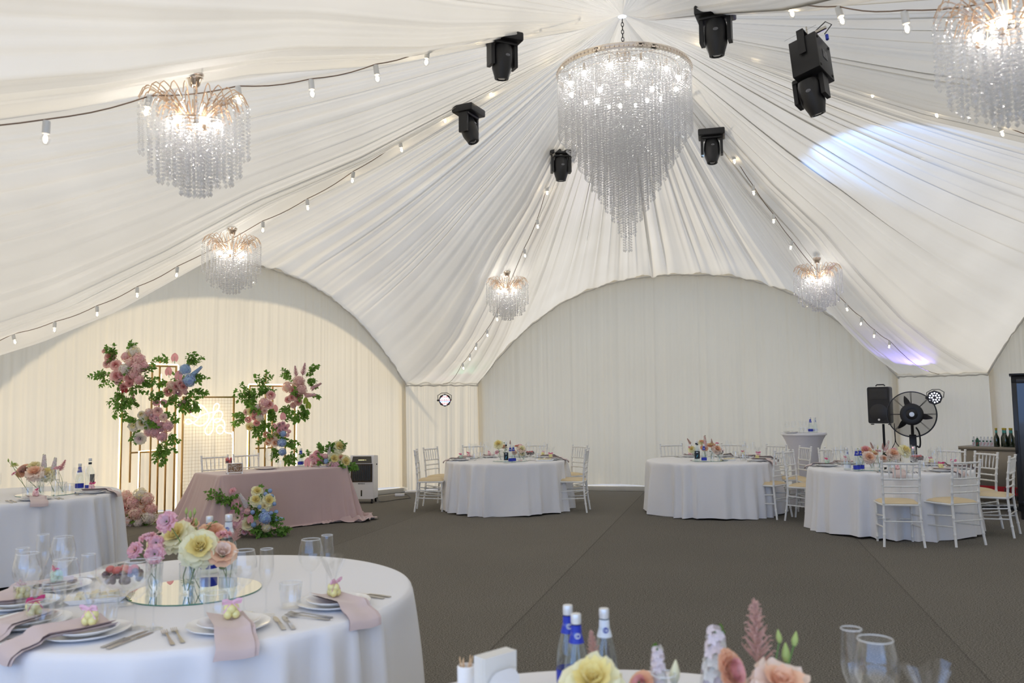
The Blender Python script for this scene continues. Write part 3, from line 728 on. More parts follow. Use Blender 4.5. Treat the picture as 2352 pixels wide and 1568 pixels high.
arrangement('flower_arrangement', 'lower middle hanging arrangement with white and mauve blooms on the left gold rods', (500, 620), 11.55, [
 ('lisianthus', 'white', 'cream', 345, 645, 34), (R1, 'white', 'cream', 405, 560, 20), (R1, 'white', 'cream', 415, 625, 32), (R1, 'white', 'cream', 458, 590, 32), ('lisianthus', 'white', 'cream', 480, 652, 36), (R1, 'white', 'lil', 392, 744, 32), (R1, 'blush', 'dusty', 530, 532, 24), (R1, 'pink', 'dusty', 520, 470, 18), ('lisianthus', 'pink', 'mauve', 575, 468, 20),
 ('bud', 'pink', 'pink', 465, 442, 14), ('lisianthus', 'pink', 'mauve', 520, 592, 26), ('lisianthus', 'mauve', 'dusty', 557, 652, 28), (HY, 'mauve', 'pink', 605, 648, 36), (HY, 'mauve', 'blush', 460, 692, 30), (HY, 'mauve', 'pink', 503, 695, 34), (HY, 'mauve', 'pink', 560, 724, 36), (HY, 'dusty', 'lil', 465, 550, 30), ('lisianthus', 'pale', 'dusty', 575, 580, 24), (R1, 'pink', 'mauve', 495, 580, 20)],
 [(400, 520, -.8, .6, 80, 3), (500, 480, .2, 1, 80, 5), (590, 480, .8, .6, 70, 4), (360, 620, -.8, .5, 50, 3), (400, 690, -.6, -.4, 80, 5), (600, 600, 1, .2, 60, 3), (600, 720, .7, -.4, 80, 4), (560, 800, .2, -1, 110, 8), (600, 790, .8, -.2, 70, 3), (500, 620, 0, 0, 110, 8)])
Z4 = dict(scale=3.5625, off=(480, 820))
arrangement('flower_arrangement', 'leafy hanging arrangement of pink roses at the left of the right gold rods', (410, 420), 12.7, [
 (R1, 'blush', 'coral', 508, 308, 27), (R1, 'blush', 'coral', 495, 387, 25), (HY, 'blush', 'pink', 450, 375, 36), (R1, 'yel2', 'yellow', 345, 447, 26), (R1, 'coral', 'blush', 375, 452, 18), (R1, 'blush', 'coral', 415, 428, 18), (R1, 'coral', 'blush', 422, 464, 18), (R1, 'coral', 'coral', 372, 492, 18), (R1, 'pale', 'blush', 305, 450, 20),
 (R1, 'coral', 'blush', 318, 512, 18), (R1, 'coral', 'coral', 390, 540, 18), (R1, 'yel2', 'yellow', 335, 572, 26), (HY, 'white', 'pale', 415, 492, 28), (R1, 'pale', 'blush', 455, 440, 18), (HY, 'white', 'blush', 395, 410, 22)],
 [(420, 260, .1, 1, 110, 7), (360, 340, -.7, .4, 120, 8), (430, 310, .3, .5, 90, 6), (290, 480, -1, -.1, 90, 6), (380, 560, 0, -1, 90, 4), (450, 520, .3, -.7, 90, 5), (470, 460, .6, .2, 60, 3), (380, 340, 0, .2, 110, 9), (410, 430, 0, 0, 110, 6), (340, 400, -.5, .2, 70, 4)], **Z4)
arrangement('flower_arrangement', 'uppermost right hanging arrangement with pink plumes and lime green anthuriums', (735, 290), 13.3, [
 (HY, 'blush', 'pale', 645, 245, 40), (HY, 'dusty', 'blush', 735, 200, 42), (HY, 'dusty', 'blush', 755, 265, 40), (R1, 'blush', 'coral', 690, 277, 22), (R1, 'blush', 'coral', 725, 325, 24), (R1, 'dusty', 'coral', 730, 366, 22), (R1, 'dusty', 'coral', 680, 330, 22), (R1, 'blush', 'coral', 645, 348, 20), (R1, 'dusty', 'blush', 690, 395, 18),
 ('astilbe', 'mauve', 'dusty', 710, 120, 36), ('astilbe', 'mauve', 'dusty', 775, 105, 42), ('stock', 'mauve', 'blush', 880, 235, 26), ('stock', 'blush', 'mauve', 835, 310, 30), ('anthurium', 'green', 'yellow', 790, 358, 28), ('anthurium', 'green', 'yellow', 812, 395, 30), ('anthurium', 'green', 'yellow', 790, 475, 30)],
 [(650, 170, -.6, .6, 90, 5), (810, 140, .6, .8, 80, 4), (820, 220, .7, .3, 70, 5), (660, 400, -.5, -.5, 70, 5), (730, 440, .1, -1, 80, 6), (840, 320, .8, -.1, 60, 2), (740, 280, 0, 0, 100, 8), (760, 400, .3, -.6, 60, 4)], **Z4)
arrangement('flower_arrangement', 'lower right hanging arrangement with blue hydrangeas trailing toward the head table', (585, 620), 12.9, [
 ('anthurium', 'anth', 'pale', 540, 422, 32), ('anthurium', 'anth', 'pale', 605, 486, 32), ('anthurium', 'anth', 'pale', 533, 572, 30), (R1, 'pink', 'mauve', 580, 555, 17), (R1, 'pink', 'mauve', 605, 545, 15), (R1, 'pink', 'mauve', 625, 580, 17), (R1, 'pink', 'coral', 580, 600, 18), ('pompon', 'blush', 'pink', 645, 560, 16), ('pompon', 'pink', 'blush', 655, 607, 16),
 ('pompon', 'pink', 'blush', 642, 638, 15), (R1, 'pale', 'yellow', 552, 635, 22), (R1, 'dusty', 'peach', 465, 632, 18), (R1, 'pale', 'peach', 500, 672, 24), (R1, 'pale', 'peach', 542, 700, 24), (R1, 'pale', 'peach', 520, 660, 18), (HY, 'blue', 'sky', 605, 627, 24), (HY, 'blue', 'sky', 595, 700, 32), (HY, 'blue', 'sky', 600, 775, 28), (R1, 'pale', 'peach', 480, 700, 18), (R1, 'pink', 'mauve', 605, 590, 14)],
 [(530, 500, -.4, .8, 60, 4), (620, 520, .6, .6, 60, 4), (480, 590, -.7, .3, 70, 3), (460, 700, -.7, -.2, 50, 2), (540, 750, -.2, -1, 70, 6), (640, 700, .5, -.5, 80, 5), (630, 800, .4, -.7, 70, 7), (585, 620, 0, 0, 90, 8)], **Z4)
arrangement('flower_arrangement', 'low mound of pale pink hydrangeas on the carpet at the foot of the gold rods', (380, 1270), 11.5, [
 (HY, 'blush', 'pale', 290, 1175, 40), (HY, 'blush', 'pink', 345, 1222, 46), (HY, 'blush', 'pale', 362, 1300, 46), (HY, 'lil', 'blush', 305, 1370, 44), (HY, 'white', 'cream', 400, 1165, 46), (HY, 'blush', 'pale', 450, 1195, 42), (HY, 'blush', 'pink', 480, 1270, 38), (HY, 'white', 'lil', 467, 1330, 46), (HY, 'lil', 'white', 385, 1370, 34), (R1, 'pale', 'peach', 412, 1222, 26), (R1, 'blush', 'coral', 285, 1262, 28),
 (R1, 'blush', 'coral', 300, 1205, 26), (R1, 'pale', 'peach', 430, 1280, 22), (HY, 'blush', 'pink', 250, 1320, 40)],
 [(300, 1300, -.3, 0, 60, 6), (360, 1340, 0, .2, 60, 6), (430, 1360, .3, 0, 60, 6), (380, 1250, 0, .3, 70, 6)])
arrangement('flower_arrangement', 'pink and cream flower arrangement lying on the far end of the head table', (965, 870), 11.78, [
 ('anthurium', 'anth', 'pale', 808, 860, 36), ('anthurium', 'anth', 'pale', 855, 915, 36), (R1, 'pink', 'blush', 845, 820, 22), (R1, 'coral', 'pink', 882, 790, 22), (R1, 'pink', 'blush', 920, 817, 22), ('pompon', 'pink', 'blush', 952, 810, 20), (R1, 'pink', 'coral', 937, 875, 24), (R1, 'pink', 'coral', 895, 850, 22), (R1, 'blush', 'pink', 920, 927, 22), ('lisianthus', 'pink', 'pale', 965, 920, 26),
 (HY, 'pink', 'mauve', 998, 885, 28), (HY, 'mauve', 'pink', 1042, 887, 30), (R1, 'pale', 'blush', 862, 868, 22), (HY, 'sky', 'blue', 958, 852, 20), ('garden', 'yel2', 'yellow', 1025, 830, 36), ('garden', 'yel2', 'yellow', 1070, 728, 38), ('garden', 'yel2', 'yellow', 1120, 855, 38), ('stock', 'lil', 'white', 985, 765, 22), (R1, 'cream', 'peach', 1078, 820, 22)],
 [(820, 810, -.5, .5, 40, 2), (1000, 770, .2, 1, 60, 5), (1080, 760, .5, .6, 50, 4), (1130, 890, .8, -.2, 60, 6), (860, 950, 0, -1, 60, 4), (1000, 940, .1, -.6, 50, 4), (960, 860, 0, .2, 90, 10), (1060, 880, .3, 0, 70, 6), (920, 780, -.1, .8, 50, 3)], depth=.12, **Z4)
arrangement('flower_arrangement', 'colourful floor arrangement with blue globe thistles in front of the head table', (370, 1290), 10.35, [
 ('lisianthus', 'pink', 'coral', 190, 1090, 24), ('anthurium', 'anth', 'pale', 215, 1202, 42), ('anthurium', 'anth', 'pale', 338, 1325, 34), ('stock', 'lil', 'white', 278, 1165, 34), ('lisianthus', 'pink', 'pale', 228, 1312, 60), (R1, 'yel2', 'cream', 322, 1365, 40), ('globe', 'teal', 'blue', 500, 1092, 18), ('globe', 'teal', 'blue', 463, 1120, 18), ('globe', 'teal', 'blue', 415, 1225, 19),
 ('globe', 'teal', 'blue', 357, 1268, 19), ('globe', 'teal', 'blue', 447, 1256, 18), ('globe', 'teal', 'blue', 534, 1200, 17), ('globe', 'teal', 'blue', 550, 1266, 18), ('globe', 'teal', 'blue', 508, 1275, 18), ('globe', 'teal', 'blue', 515, 1135, 16), ('garden', 'yel2', 'yellow', 397, 1092, 34), ('garden', 'yel2', 'yellow', 385, 1165, 36), ('garden', 'yel2', 'yellow', 492, 1170, 40), ('garden', 'yel2', 'cream', 455, 1215, 32),
 (HY, 'blue', 'sky', 460, 1312, 44), ('stock', 'sky', 'blue', 560, 1322, 34), ('pompon', 'coral', 'dusty', 346, 1436, 21), ('pompon', 'pink', 'dusty', 315, 1262, 24), ('pompon', 'coral', 'dusty', 325, 1410, 20), (HY, 'cream', 'white', 470, 1395, 32), (R1, 'mauve', 'pink', 290, 1430, 18), (HY, 'sky', 'blue', 365, 1370, 20)],
 [(130, 1150, -.7, .5, 130, 9), (180, 1170, -.1, .4, 90, 7), (240, 1250, -.2, .5, 90, 5), (400, 1400, .1, -.1, 90, 10), (560, 1400, .9, -.1, 90, 8), (450, 1420, .3, -.2, 90, 8), (300, 1380, -.2, -.1, 70, 5), (440, 1160, 0, .8, 80, 4), (370, 1290, 0, .1, 110, 12), (520, 1340, .6, .1, 80, 6)], depth=.2, **Z4)
# ------------------------------------------------------------------ gold rod stands, light strips, grid screen and neon sign by the left wall
M['ledwarm'] = emis('led_strip', (1.0, .80, .50), 6.0)
M['neon'] = emis('neon_tube', (1.0, .82, .54), 6.5)
M['wire'] = pmat('gold_wire', (.42, .30, .13), .4, metal=.6)
WA = corner(-1, 1); WD = (corner(0, -1)-WA).normalized(); WNi = Vector((WD.y, -WD.x)); angW = atan2(WD.y, WD.x)
def wl_(al, off, z=0): p = WA+WD*al+WNi*off; return Vector((p.x, p.y, z))
def rod(root, al, z0, z1, off, w=.022, name='gold_rod'):
    b = MB(); b.box((al, -off, (z0+z1)/2), (w, w, z1-z0), bev=.003); return b.build(name, M['gold'], root)
def hrod(root, a0, a1, z, off, w=.022):
    b = MB(); b.box(((a0+a1)/2, -off, z), (a1-a0, w, w), bev=.003); return b.build('crossbar', M['gold'], root)
def led(root, pts):
    b = MB(); b.tube([(a, -o_, z) for a, o_, z in pts], .009, 6); return b.build('light_strip', M['ledwarm'], root)
def stand_root(name, label, cat):
    t = empty(name, (WA.x, WA.y, 0), angW); tag(t, label, cat); return t
s1 = stand_root('flower_stand', 'left stand of tall gold rods with a glowing light strip, carrying three flower arrangements', 'stand')
o_ = .30
for al, z0, z1, of in ((2.25, 0, 2.22, o_), (2.53, .45, 1.12, .24), (2.40, .57, 1.32, .24), (2.655, .02, 2.14, o_), (2.775, .10, 2.29, o_-.03), (2.895, .02, 1.68, o_-.05), (3.0, 0, 2.22, o_)): rod(s1, al, z0, z1, of)
hrod(s1, 2.25, 3.0, 2.21, o_); hrod(s1, 2.39, 2.90, .985, .25); 
led(s1, [(2.225, o_+.0, .02), (2.225, o_, 2.225), (2.25, o_, 2.24), (3.02, o_, 2.24), (3.035, o_, 2.22), (3.035, o_, .02)])
led(s1, [(2.51, .26, .10), (2.51, .26, 1.0), (2.88, .26, 1.01)])
led(s1, [(2.80, o_-.04, 1.1), (2.80, o_-.04, 2.1)])
b = MB(); b.box((2.62, -o_, .012), (.84, .28, .024), bev=.004); b.build('base_plate', M['gold'], s1)
s2 = stand_root('flower_stand', 'right stand of gold rods with a rounded light strip behind the head table', 'stand')
for al, z0, z1, of in ((4.17, 0, 1.95, o_), (4.35, .02, 1.30, o_-.03), (4.46, .02, 2.14, o_-.03), (4.585, .02, 1.93, o_-.03), (4.83, .02, 1.32, o_-.05), (4.97, 0, 1.95, o_)): rod(s2, al, z0, z1, of)
hrod(s2, 4.17, 4.97, 1.94, o_); hrod(s2, 4.31, 4.61, .96, .25)
led(s2, [(4.145, o_, .02), (4.145, o_, 1.93), (4.16, o_, 1.965), (4.98, o_, 1.965), (5.0, o_, 1.94), (5.0, o_, .02)])
led(s2, [(4.485, .28, .96), (4.485, .28, 1.55)])
b = MB(); b.box((4.57, -o_, .012), (.84, .28, .024), bev=.004); b.build('base_plate', M['gold'], s2)
g = stand_root('grid_screen', 'gold framed wire grid screen standing between the two flower stands', 'screen')
of = .22
b = MB()
for (a0, z0, a1, z1) in ((3.15, 0, 3.15, 1.765), (3.95, 0, 3.95, 1.765), (3.15, 1.765, 3.95, 1.765), (3.15, .03, 3.95, .03)):
    b.box(((a0+a1)/2, -of, (z0+z1)/2), (abs(a1-a0)+.024, .024, abs(z1-z0)+.024), bev=.003)
b.build('frame', M['gold'], g)
b = MB()
for i in range(1, 16): x = 3.15+.8*i/16; b.tube([(x, -of, .03), (x, -of, 1.765)], .0013, 4)
for i in range(1, 35): z = .03+1.735*i/35; b.tube([(3.15, -of+.003, z), (3.95, -of+.003, z)], .0013, 4)
b.build('wire_grid', M['wire'], g)
NEON = [(595,365),(590,450),(580,560),(570,660),(545,760),(480,850),(400,910),(300,945),(210,955),(160,920),(155,865),(190,820),(245,812),(310,850),(390,920),(470,985),(560,1015),(660,1000),(750,935),(815,850),(845,760),(840,660),(800,590),(740,500),(670,430),(595,385),(520,370),(430,372),(370,400),(310,460),(285,540),(310,630),(370,705),(460,750),(540,745),(620,710),(720,665),(830,635),(930,615),(1030,585),(1110,525),(1145,450),(1140,380),(1085,340),(1030,370),(1000,430),(980,520),(970,640),(970,760),(975,900),(980,1050),(960,1170),(915,1250),(840,1290),(770,1255),(735,1170),(755,1090),(830,970),(910,850),(970,750),(1030,640),(1100,580),(1180,570),(1235,610),(1255,690),(1225,790),(1180,870),(1110,920),(1050,920),(1020,880),(1040,830),(1110,810),(1200,825),(1280,870),(1325,950),(1340,1040),(1325,1150),(1270,1250),(1200,1275),(1120,1245),(1080,1170),(1090,1080),(1150,1020),(1215,1015),(1280,1060),(1325,1150),(1360,1230),(1440,1262),(1520,1270),(1565,1310),(1578,1400)]
def cr(P, n=4):
    out = []; P = [Vector(p) for p in P]
    for i in range(len(P)-1):
        p0, p1, p2, p3 = P[max(i-1, 0)], P[i], P[i+1], P[min(i+2, len(P)-1)]
        for k in range(n):
            t = k/n; out.append(.5*((2*p1)+(-p0+p2)*t+(2*p0-5*p1+4*p2-p3)*t*t+(-p0+3*p1-3*p2+p3)*t**3))
    out.append(P[-1]); return out
npts = []
for i, (x, y) in enumerate(NEON):
    px, py = 420+x/13.064, 900+y/13.064
    npts.append((3.15+(px-427.5)*.00684, -of-.02-.006*sin(i*.8), 1.765-(py-911)*.00643))
npts += [(3.935, -of-.02, 1.2), (3.935, -of-.02, .5)]
t = stand_root('neon_sign', 'glowing white neon monogram D & B in looping script on the gold grid screen', 'neon sign')
b = MB(); b.tube(cr(npts, 3), .0075, 6); b.build('neon_tube', M['neon'], t)

# ------------------------------------------------------------------ chandeliers
def crystal():
    m, nt, out = nodes('cut_crystal'); N = nt.nodes; L = nt.links
    tr = N.new('ShaderNodeBsdfTransparent'); tr.inputs[0].default_value = (1, 1, 1, 1)
    gl = N.new('ShaderNodeBsdfGlossy'); gl.inputs['Roughness'].default_value = .06; gl.inputs[0].default_value = (1, 1, 1, 1)
    tl = N.new('ShaderNodeBsdfTranslucent'); tl.inputs[0].default_value = (.96, .97, 1, 1)
    df = N.new('ShaderNodeBsdfDiffuse'); df.inputs[0].default_value = (.92, .94, .97, 1)
    def mix(f, a, b_): m_ = N.new('ShaderNodeMixShader'); m_.inputs[0].default_value = f; L.new(a.outputs[0], m_.inputs[1]); L.new(b_.outputs[0], m_.inputs[2]); return m_
    d2 = mix(.5, tl, df); d3 = mix(.28, tr, d2); d4 = mix(.14, d3, gl)
    L.new(d4.outputs[0], out.inputs[0]); return m
M['crystal'] = crystal()
M['bulb'] = emis('lit_bulb', (1.0, .80, .52), 26.0)
M['bulb_w'] = emis('lit_white_bulb', (1.0, .95, .88), 48.0)
M['rosegold'] = pmat('rose_gold_wire', (.72, .52, .36), .3, metal=.8)
def bead(b, z, r, h, x=0, y=0, rot=0.0, n=5):
    V = [(x, y, z+h/2)] + [(x+r*cos(2*pi*k/n+rot), y+r*sin(2*pi*k/n+rot), z+.08*h) for k in range(n)] + [(x+r*cos(2*pi*k/n+rot+.5), y+r*sin(2*pi*k/n+rot+.5), z-.12*h) for k in range(n)] + [(x, y, z-h/2)]
    F = [(0, 1+k, 1+(k+1) % n) for k in range(n)] + [(1+k, 1+n+k, 1+(k+1) % n) for k in range(n)] + [(1+(k+1) % n, 1+n+k, 1+n+(k+1) % n) for k in range(n)] + [(2*n+1, 1+n+(k+1) % n, 1+n+k) for k in range(n)]
    b.add(V, F)
def strand(b, L_, r, pitch, x=0, y=0, z=0, drop=True, seed=0):
    n = int(L_/pitch); rng = random.Random(seed)
    for i in range(n): bead(b, z-(i+.5)*pitch, r*rng.uniform(.9, 1.15), pitch*.84, x, y, rng.random()*6)
    if drop: bead(b, z-n*pitch-.014, r*1.15, .032, x, y, rng.random())
def strand_mesh(L_, r, pitch, seed=0):
    b = MB(); strand(b, L_, r, pitch, seed=seed); return b.mesh('crystal_strand', M['crystal'], smooth=False)
# the great chandelier
t = empty('chandelier', (CX, CY, 4.58)); tag(t, 'huge round crystal chandelier hanging on a chain at the tent centre', 'chandelier')
b = MB()
for k in range(9):
    z = .22+.035*k; rr_ = []
    for j in range(12): a = 2*pi*j/12; rr_.append((.011*cos(a) if k % 2 else 0, 0 if k % 2 else .011*cos(a), z+.022*sin(a)))
    b.tube(rr_, .0035, 5, closed=True)
b.build('chain', M['blackm'], t)
b = MB(); b.lathe([(.001, .235), (.03, .235), (.065, .20), (.07, .185), (.06, .17), (.075, .155), (.07, .13), (.03, .12), (.001, .12)], 24); b.build('canopy', M['chrome'], t)
b = MB(); b.lathe([(.592, .022), (.605, .028), (.612, .014), (.606, .0), (.612, -.014), (.605, -.028), (.592, -.022), (.592, .022)], 72)
for k in range(96): a = 2*pi*k/96; b.sph((.614*cos(a), .614*sin(a), 0), .0065, 5, 4)
for k in range(6): a = pi*k/3; b.tube([(.03*cos(a), .03*sin(a), .13), (.3*cos(a), .3*sin(a), .09), (.60*cos(a), .60*sin(a), .01)], .005, 5)
for rr_ in (.5, .38, .26, .14): b.tube([(rr_*cos(2*pi*k/40), rr_*sin(2*pi*k/40), -.005) for k in range(40)], .004, 5, closed=True)
b.tube([(0, 0, .12), (0, 0, -.1)], .01, 8)
b.build('gold_ring_frame', M['chrome'], t)
NB = 12
for k in range(18):
    a = 2*pi*(k+.3)/12 if k < 12 else 2*pi*(k+.5)/6; r_ = .50 if k < 12 else .27; z_ = -.12 if k < 12 else -.20
    b = MB(); b.mi = 0; b.cyl((0, 0, .055), .011, .07, 8); b.mi = 1; b.sph((0, 0, 0), .017, 8, 6, sc=(1, 1, 1.5)); b.build('bulb', [M['chrome'], M['bulb_w']], t, loc=(r_*cos(a), r_*sin(a), z_))
bot = lambda r: (4.58-(4.02-(4.02-3.14)*(.6-r)/.52)) if r > .07 else 4.58-2.97
rest = MB(); first = True
for i in range(10):
    r_ = .60-.058*i; n = int(2*pi*r_/(.034 if i == 0 else .046)); L_ = bot(r_) if r_ > .1 else 4.58-3.10
    if first:
        ms = [strand_mesh(L_-.02, .0092, .0215, sd) for sd in (1, 2, 3)]
        for k in range(n):
            a = 2*pi*k/n
            if k < 100: link('crystal_strand', ms[k % 3], t, (r_*cos(a), r_*sin(a), -.02))
            else: strand(rest, L_-.02, .0092, .0215, r_*cos(a), r_*sin(a), -.02, seed=k)
        first = False; continue
    for k in range(n): a = 2*pi*(k+.5*(i % 2))/n; strand(rest, L_-.02+random.uniform(-.01, .01), .0092, .0235, r_*cos(a), r_*sin(a), -.02, seed=k)
for k in range(6): a = pi*k/3; strand(rest, 4.58-2.98, .0092, .0235, .035*cos(a), .035*sin(a), -.02, seed=k)
rb = rest.build('crystal_strands', M['crystal'], t, smooth=False); rb['kind'] = 'stuff'
# small fountain chandeliers, origin at the top of the canopy
def small_chandelier():
    t = empty('chandelier'); tag(t, 'small crystal chandelier', 'chandelier')
    b = MB(); b.lathe([(.001, 0), (.04, 0), (.052, -.008), (.052, -.016), (.045, -.022), (.048, -.03), (.036, -.045), (.030, -.07), (.018, -.082), (.001, -.088)], 20); b.build('canopy', M['chrome'], t)
    b = MB(); b.tube([(0, 0, -.08), (0, 0, -.34)], .006, 8); b.lathe([(.001, -.24), (.05, -.245), (.055, -.26), (.02, -.275), (.001, -.28)], 16); b.tube([(0, 0, .06), (0, 0, 0)], .004, 5); b.build('stem', M['chrome'], t)
    T = ((.285, 26, -.10, .28, .13), (.240, 26, -.14, .33, .10), (.195, 24, -.19, .33, .075))
    k_ = 0
    for (R_o, n, zp, L_, r_in) in T:
        b = MB()
        for k in range(n):
            a = 2*pi*k/n; P = []
            for j in range(9):
                u = j/8; rr_ = .05+(R_o-.05)*(u**.8); zz = -.26+(zp+.26)*sin(min(1, u*1.25)*pi/2) - max(0, u-.75)**2*1.1
                P.append((rr_*cos(a), rr_*sin(a), zz))
            b.tube(P, .0028, 5)
        b.build('arching_wire_frame', M['rosegold'], t)
        ze = zp - .07
        ms = [strand_mesh(L_, .0092, .0205, sd+k_) for sd in (1, 2)]; k_ += 3
        for k in range(n): a = 2*pi*k/n; link('crystal_strand', ms[k % 2], t, (R_o*cos(a), R_o*sin(a), ze+.0))
    for (r_, n, z0, L_) in ((.150, 20, -.26, .30), (.115, 18, -.27, .33), (.08, 14, -.30, .35), (.045, 9, -.31, .35)):
        m_ = strand_mesh(L_, .0092, .0205, n)
        for k in range(n): a = 2*pi*k/n+.1; link('crystal_strand', m_, t, (r_*cos(a), r_*sin(a), z0))
        b = MB(); b.tube([(r_*cos(2*pi*k/24), r_*sin(2*pi*k/24), z0) for k in range(24)], .0035, 5, closed=True); b.build('ring', M['rosegold'], t)
    for k in range(5):
        a = 2*pi*k/5+.6; b = MB(); b.mi = 0; b.cyl((0, 0, -.02), .012, .03, 8); b.mi = 1; b.sph((0, 0, .012), .021, 8, 6); b.build('bulb', [M['rosegold'], M['bulb_w']], t, loc=(.115*cos(a), .115*sin(a), -.29))
    return t
cp = Proto(small_chandelier())
RC = 4.007
for k, lb in ((-2, 'small crystal chandelier hanging over the foreground table, beside the bare cable'), (-1, 'small crystal chandelier over the flower backdrop at the top of the left arch'), (0, 'smallest looking crystal chandelier, above the table below corner spotlight'),
              (1, 'small crystal chandelier above the tall cocktail table at the right'), (3, 'crystal chandelier cut off by the top right corner of the view'), (2, 'small crystal chandelier beyond the right edge of the view')):
    if k == 2: continue
    d = kdir(k); zt = {-2: 3.42, -1: 3.42, 0: 3.42, 1: 3.38, 3: 3.42}[k]
    tilt = radians(9) if k == -2 else 0
    cp.put((CX+RC*d.x, CY+RC*d.y, zt), label=lb, group='small crystal chandeliers', rot=(0, tilt, k*.7))

# ------------------------------------------------------------------ festoon lights along the six valleys
M['socket'] = pmat('white_socket', (.74, .75, .74), .4)
M['cable'] = pmat('twisted_brown_cable', (.20, .13, .09), .7)
FEST = {-2: [(.8, 4.82), (1.3, 4.55), (1.86, 4.29), (2.33, 3.99), (2.78, 3.74), (3.27, 3.5), (3.75, 3.32), (4.24, 3.13), (4.73, 2.88), (5.3, 2.7), (5.9, 2.5)],
 -1: [(.54, 5.0), (.75, 4.80), (1.25, 4.52), (1.73, 4.31), (2.18, 4.06), (2.67, 3.8), (3.17, 3.56), (3.66, 3.37), (4.64, 2.96), (5.12, 2.77), (5.61, 2.59), (6.14, 2.44), (6.68, 2.33)],
 0: [(1.75, 4.34), (2.23, 4.04), (2.63, 3.73), (3.19, 3.48), (4.6, 2.81), (5.16, 2.63), (5.84, 2.48), (6.3, 2.34), (6.86, 2.22)],
 1: [(1.0, 4.7), (1.56, 4.43), (1.98, 4.17), (2.4, 3.9), (2.87, 3.65), (3.33, 3.41), (4.1, 3.08), (4.85, 2.78), (5.38, 2.63), (5.83, 2.48), (6.39, 2.36)],
 2: [(.67, 4.8), (1.16, 4.58), (2.11, 4.15), (2.56, 3.93), (3.04, 3.72), (3.6, 3.45)], 3: [(.9, 4.75), (2.09, 4.21), (2.48, 3.95), (2.93, 3.69), (3.42, 3.43), (4.0, 3.2)]}
FL = {-2: 'string of bulbs passing behind the chandelier over the foreground table', -1: 'long string of bulbs running down to the far left arch', 0: 'string of bulbs running down to the corner spotlight', 1: 'string of bulbs running down to the corner above the pedestal fan', 2: 'string of bulbs passing the boxy black moving head lamp', 3: 'string of four large looking bulbs along the top right'}
def bulb_meshes():
    b = MB(); b.lathe([(.001, 0), (.017, 0), (.018, -.006), (.018, -.062), (.015, -.064), (.001, -.062)], 12); sk = b.mesh('bulb_socket', M['socket'])
    b = MB(); b.lathe([(.011, -.060), (.013, -.066), (.022, -.082), (.0235, -.094), (.019, -.108), (.010, -.116), (.001, -.118)], 12); gl = b.mesh('glass_globe', M['glass'])
    b = MB(); b.sph((0, 0, -.088), .0115, 6, 5, sc=(1, 1, 1.5)); fi = b.mesh('filament', M['bulb'])
    return sk, gl, fi
SK, GLB, FIL = bulb_meshes()
rng = random.Random(4)
for k, L_ in FEST.items():
    d = kdir(k); t = empty('string_light', (CX+d.x*L_[0][0], CY+d.y*L_[0][0], L_[0][1]+.1)); tag(t, FL[k], 'string lights', 'strings of bulbs under the ceiling')
    ox = t.location.copy(); P = []
    for i, (r_, z) in enumerate(L_):
        p = Vector((CX+d.x*r_, CY+d.y*r_, z+.088))-ox; P.append(p)
        if k == 0 and abs(r_-3.19) < .01 or True:
            s_ = link('bulb_socket', SK, t, p, (rng.uniform(-.22, .22), rng.uniform(-.22, .22), 0)); g_ = link('bulb', FIL, s_); link('glass_globe', GLB, s_)
    Q = []
    for i in range(len(P)-1):
        for j in range(5): u = j/5; Q.append(P[i].lerp(P[i+1], u)+Vector((0, 0, .006-.03*sin(pi*u)*.6)))
    Q.append(P[-1]); e = Vector((CX+d.x*8.55, CY+d.y*8.55, HS+.0))-ox
    if k in (-1, 0, 1, -2): 
        for j in range(1, 7): u = j/6; Q.append(P[-1].lerp(e, u)+Vector((0, 0, -.1*sin(pi*u))))
    b = MB(); b.tube(Q, .0038, 5); b.build('cable', M['cable'], t)

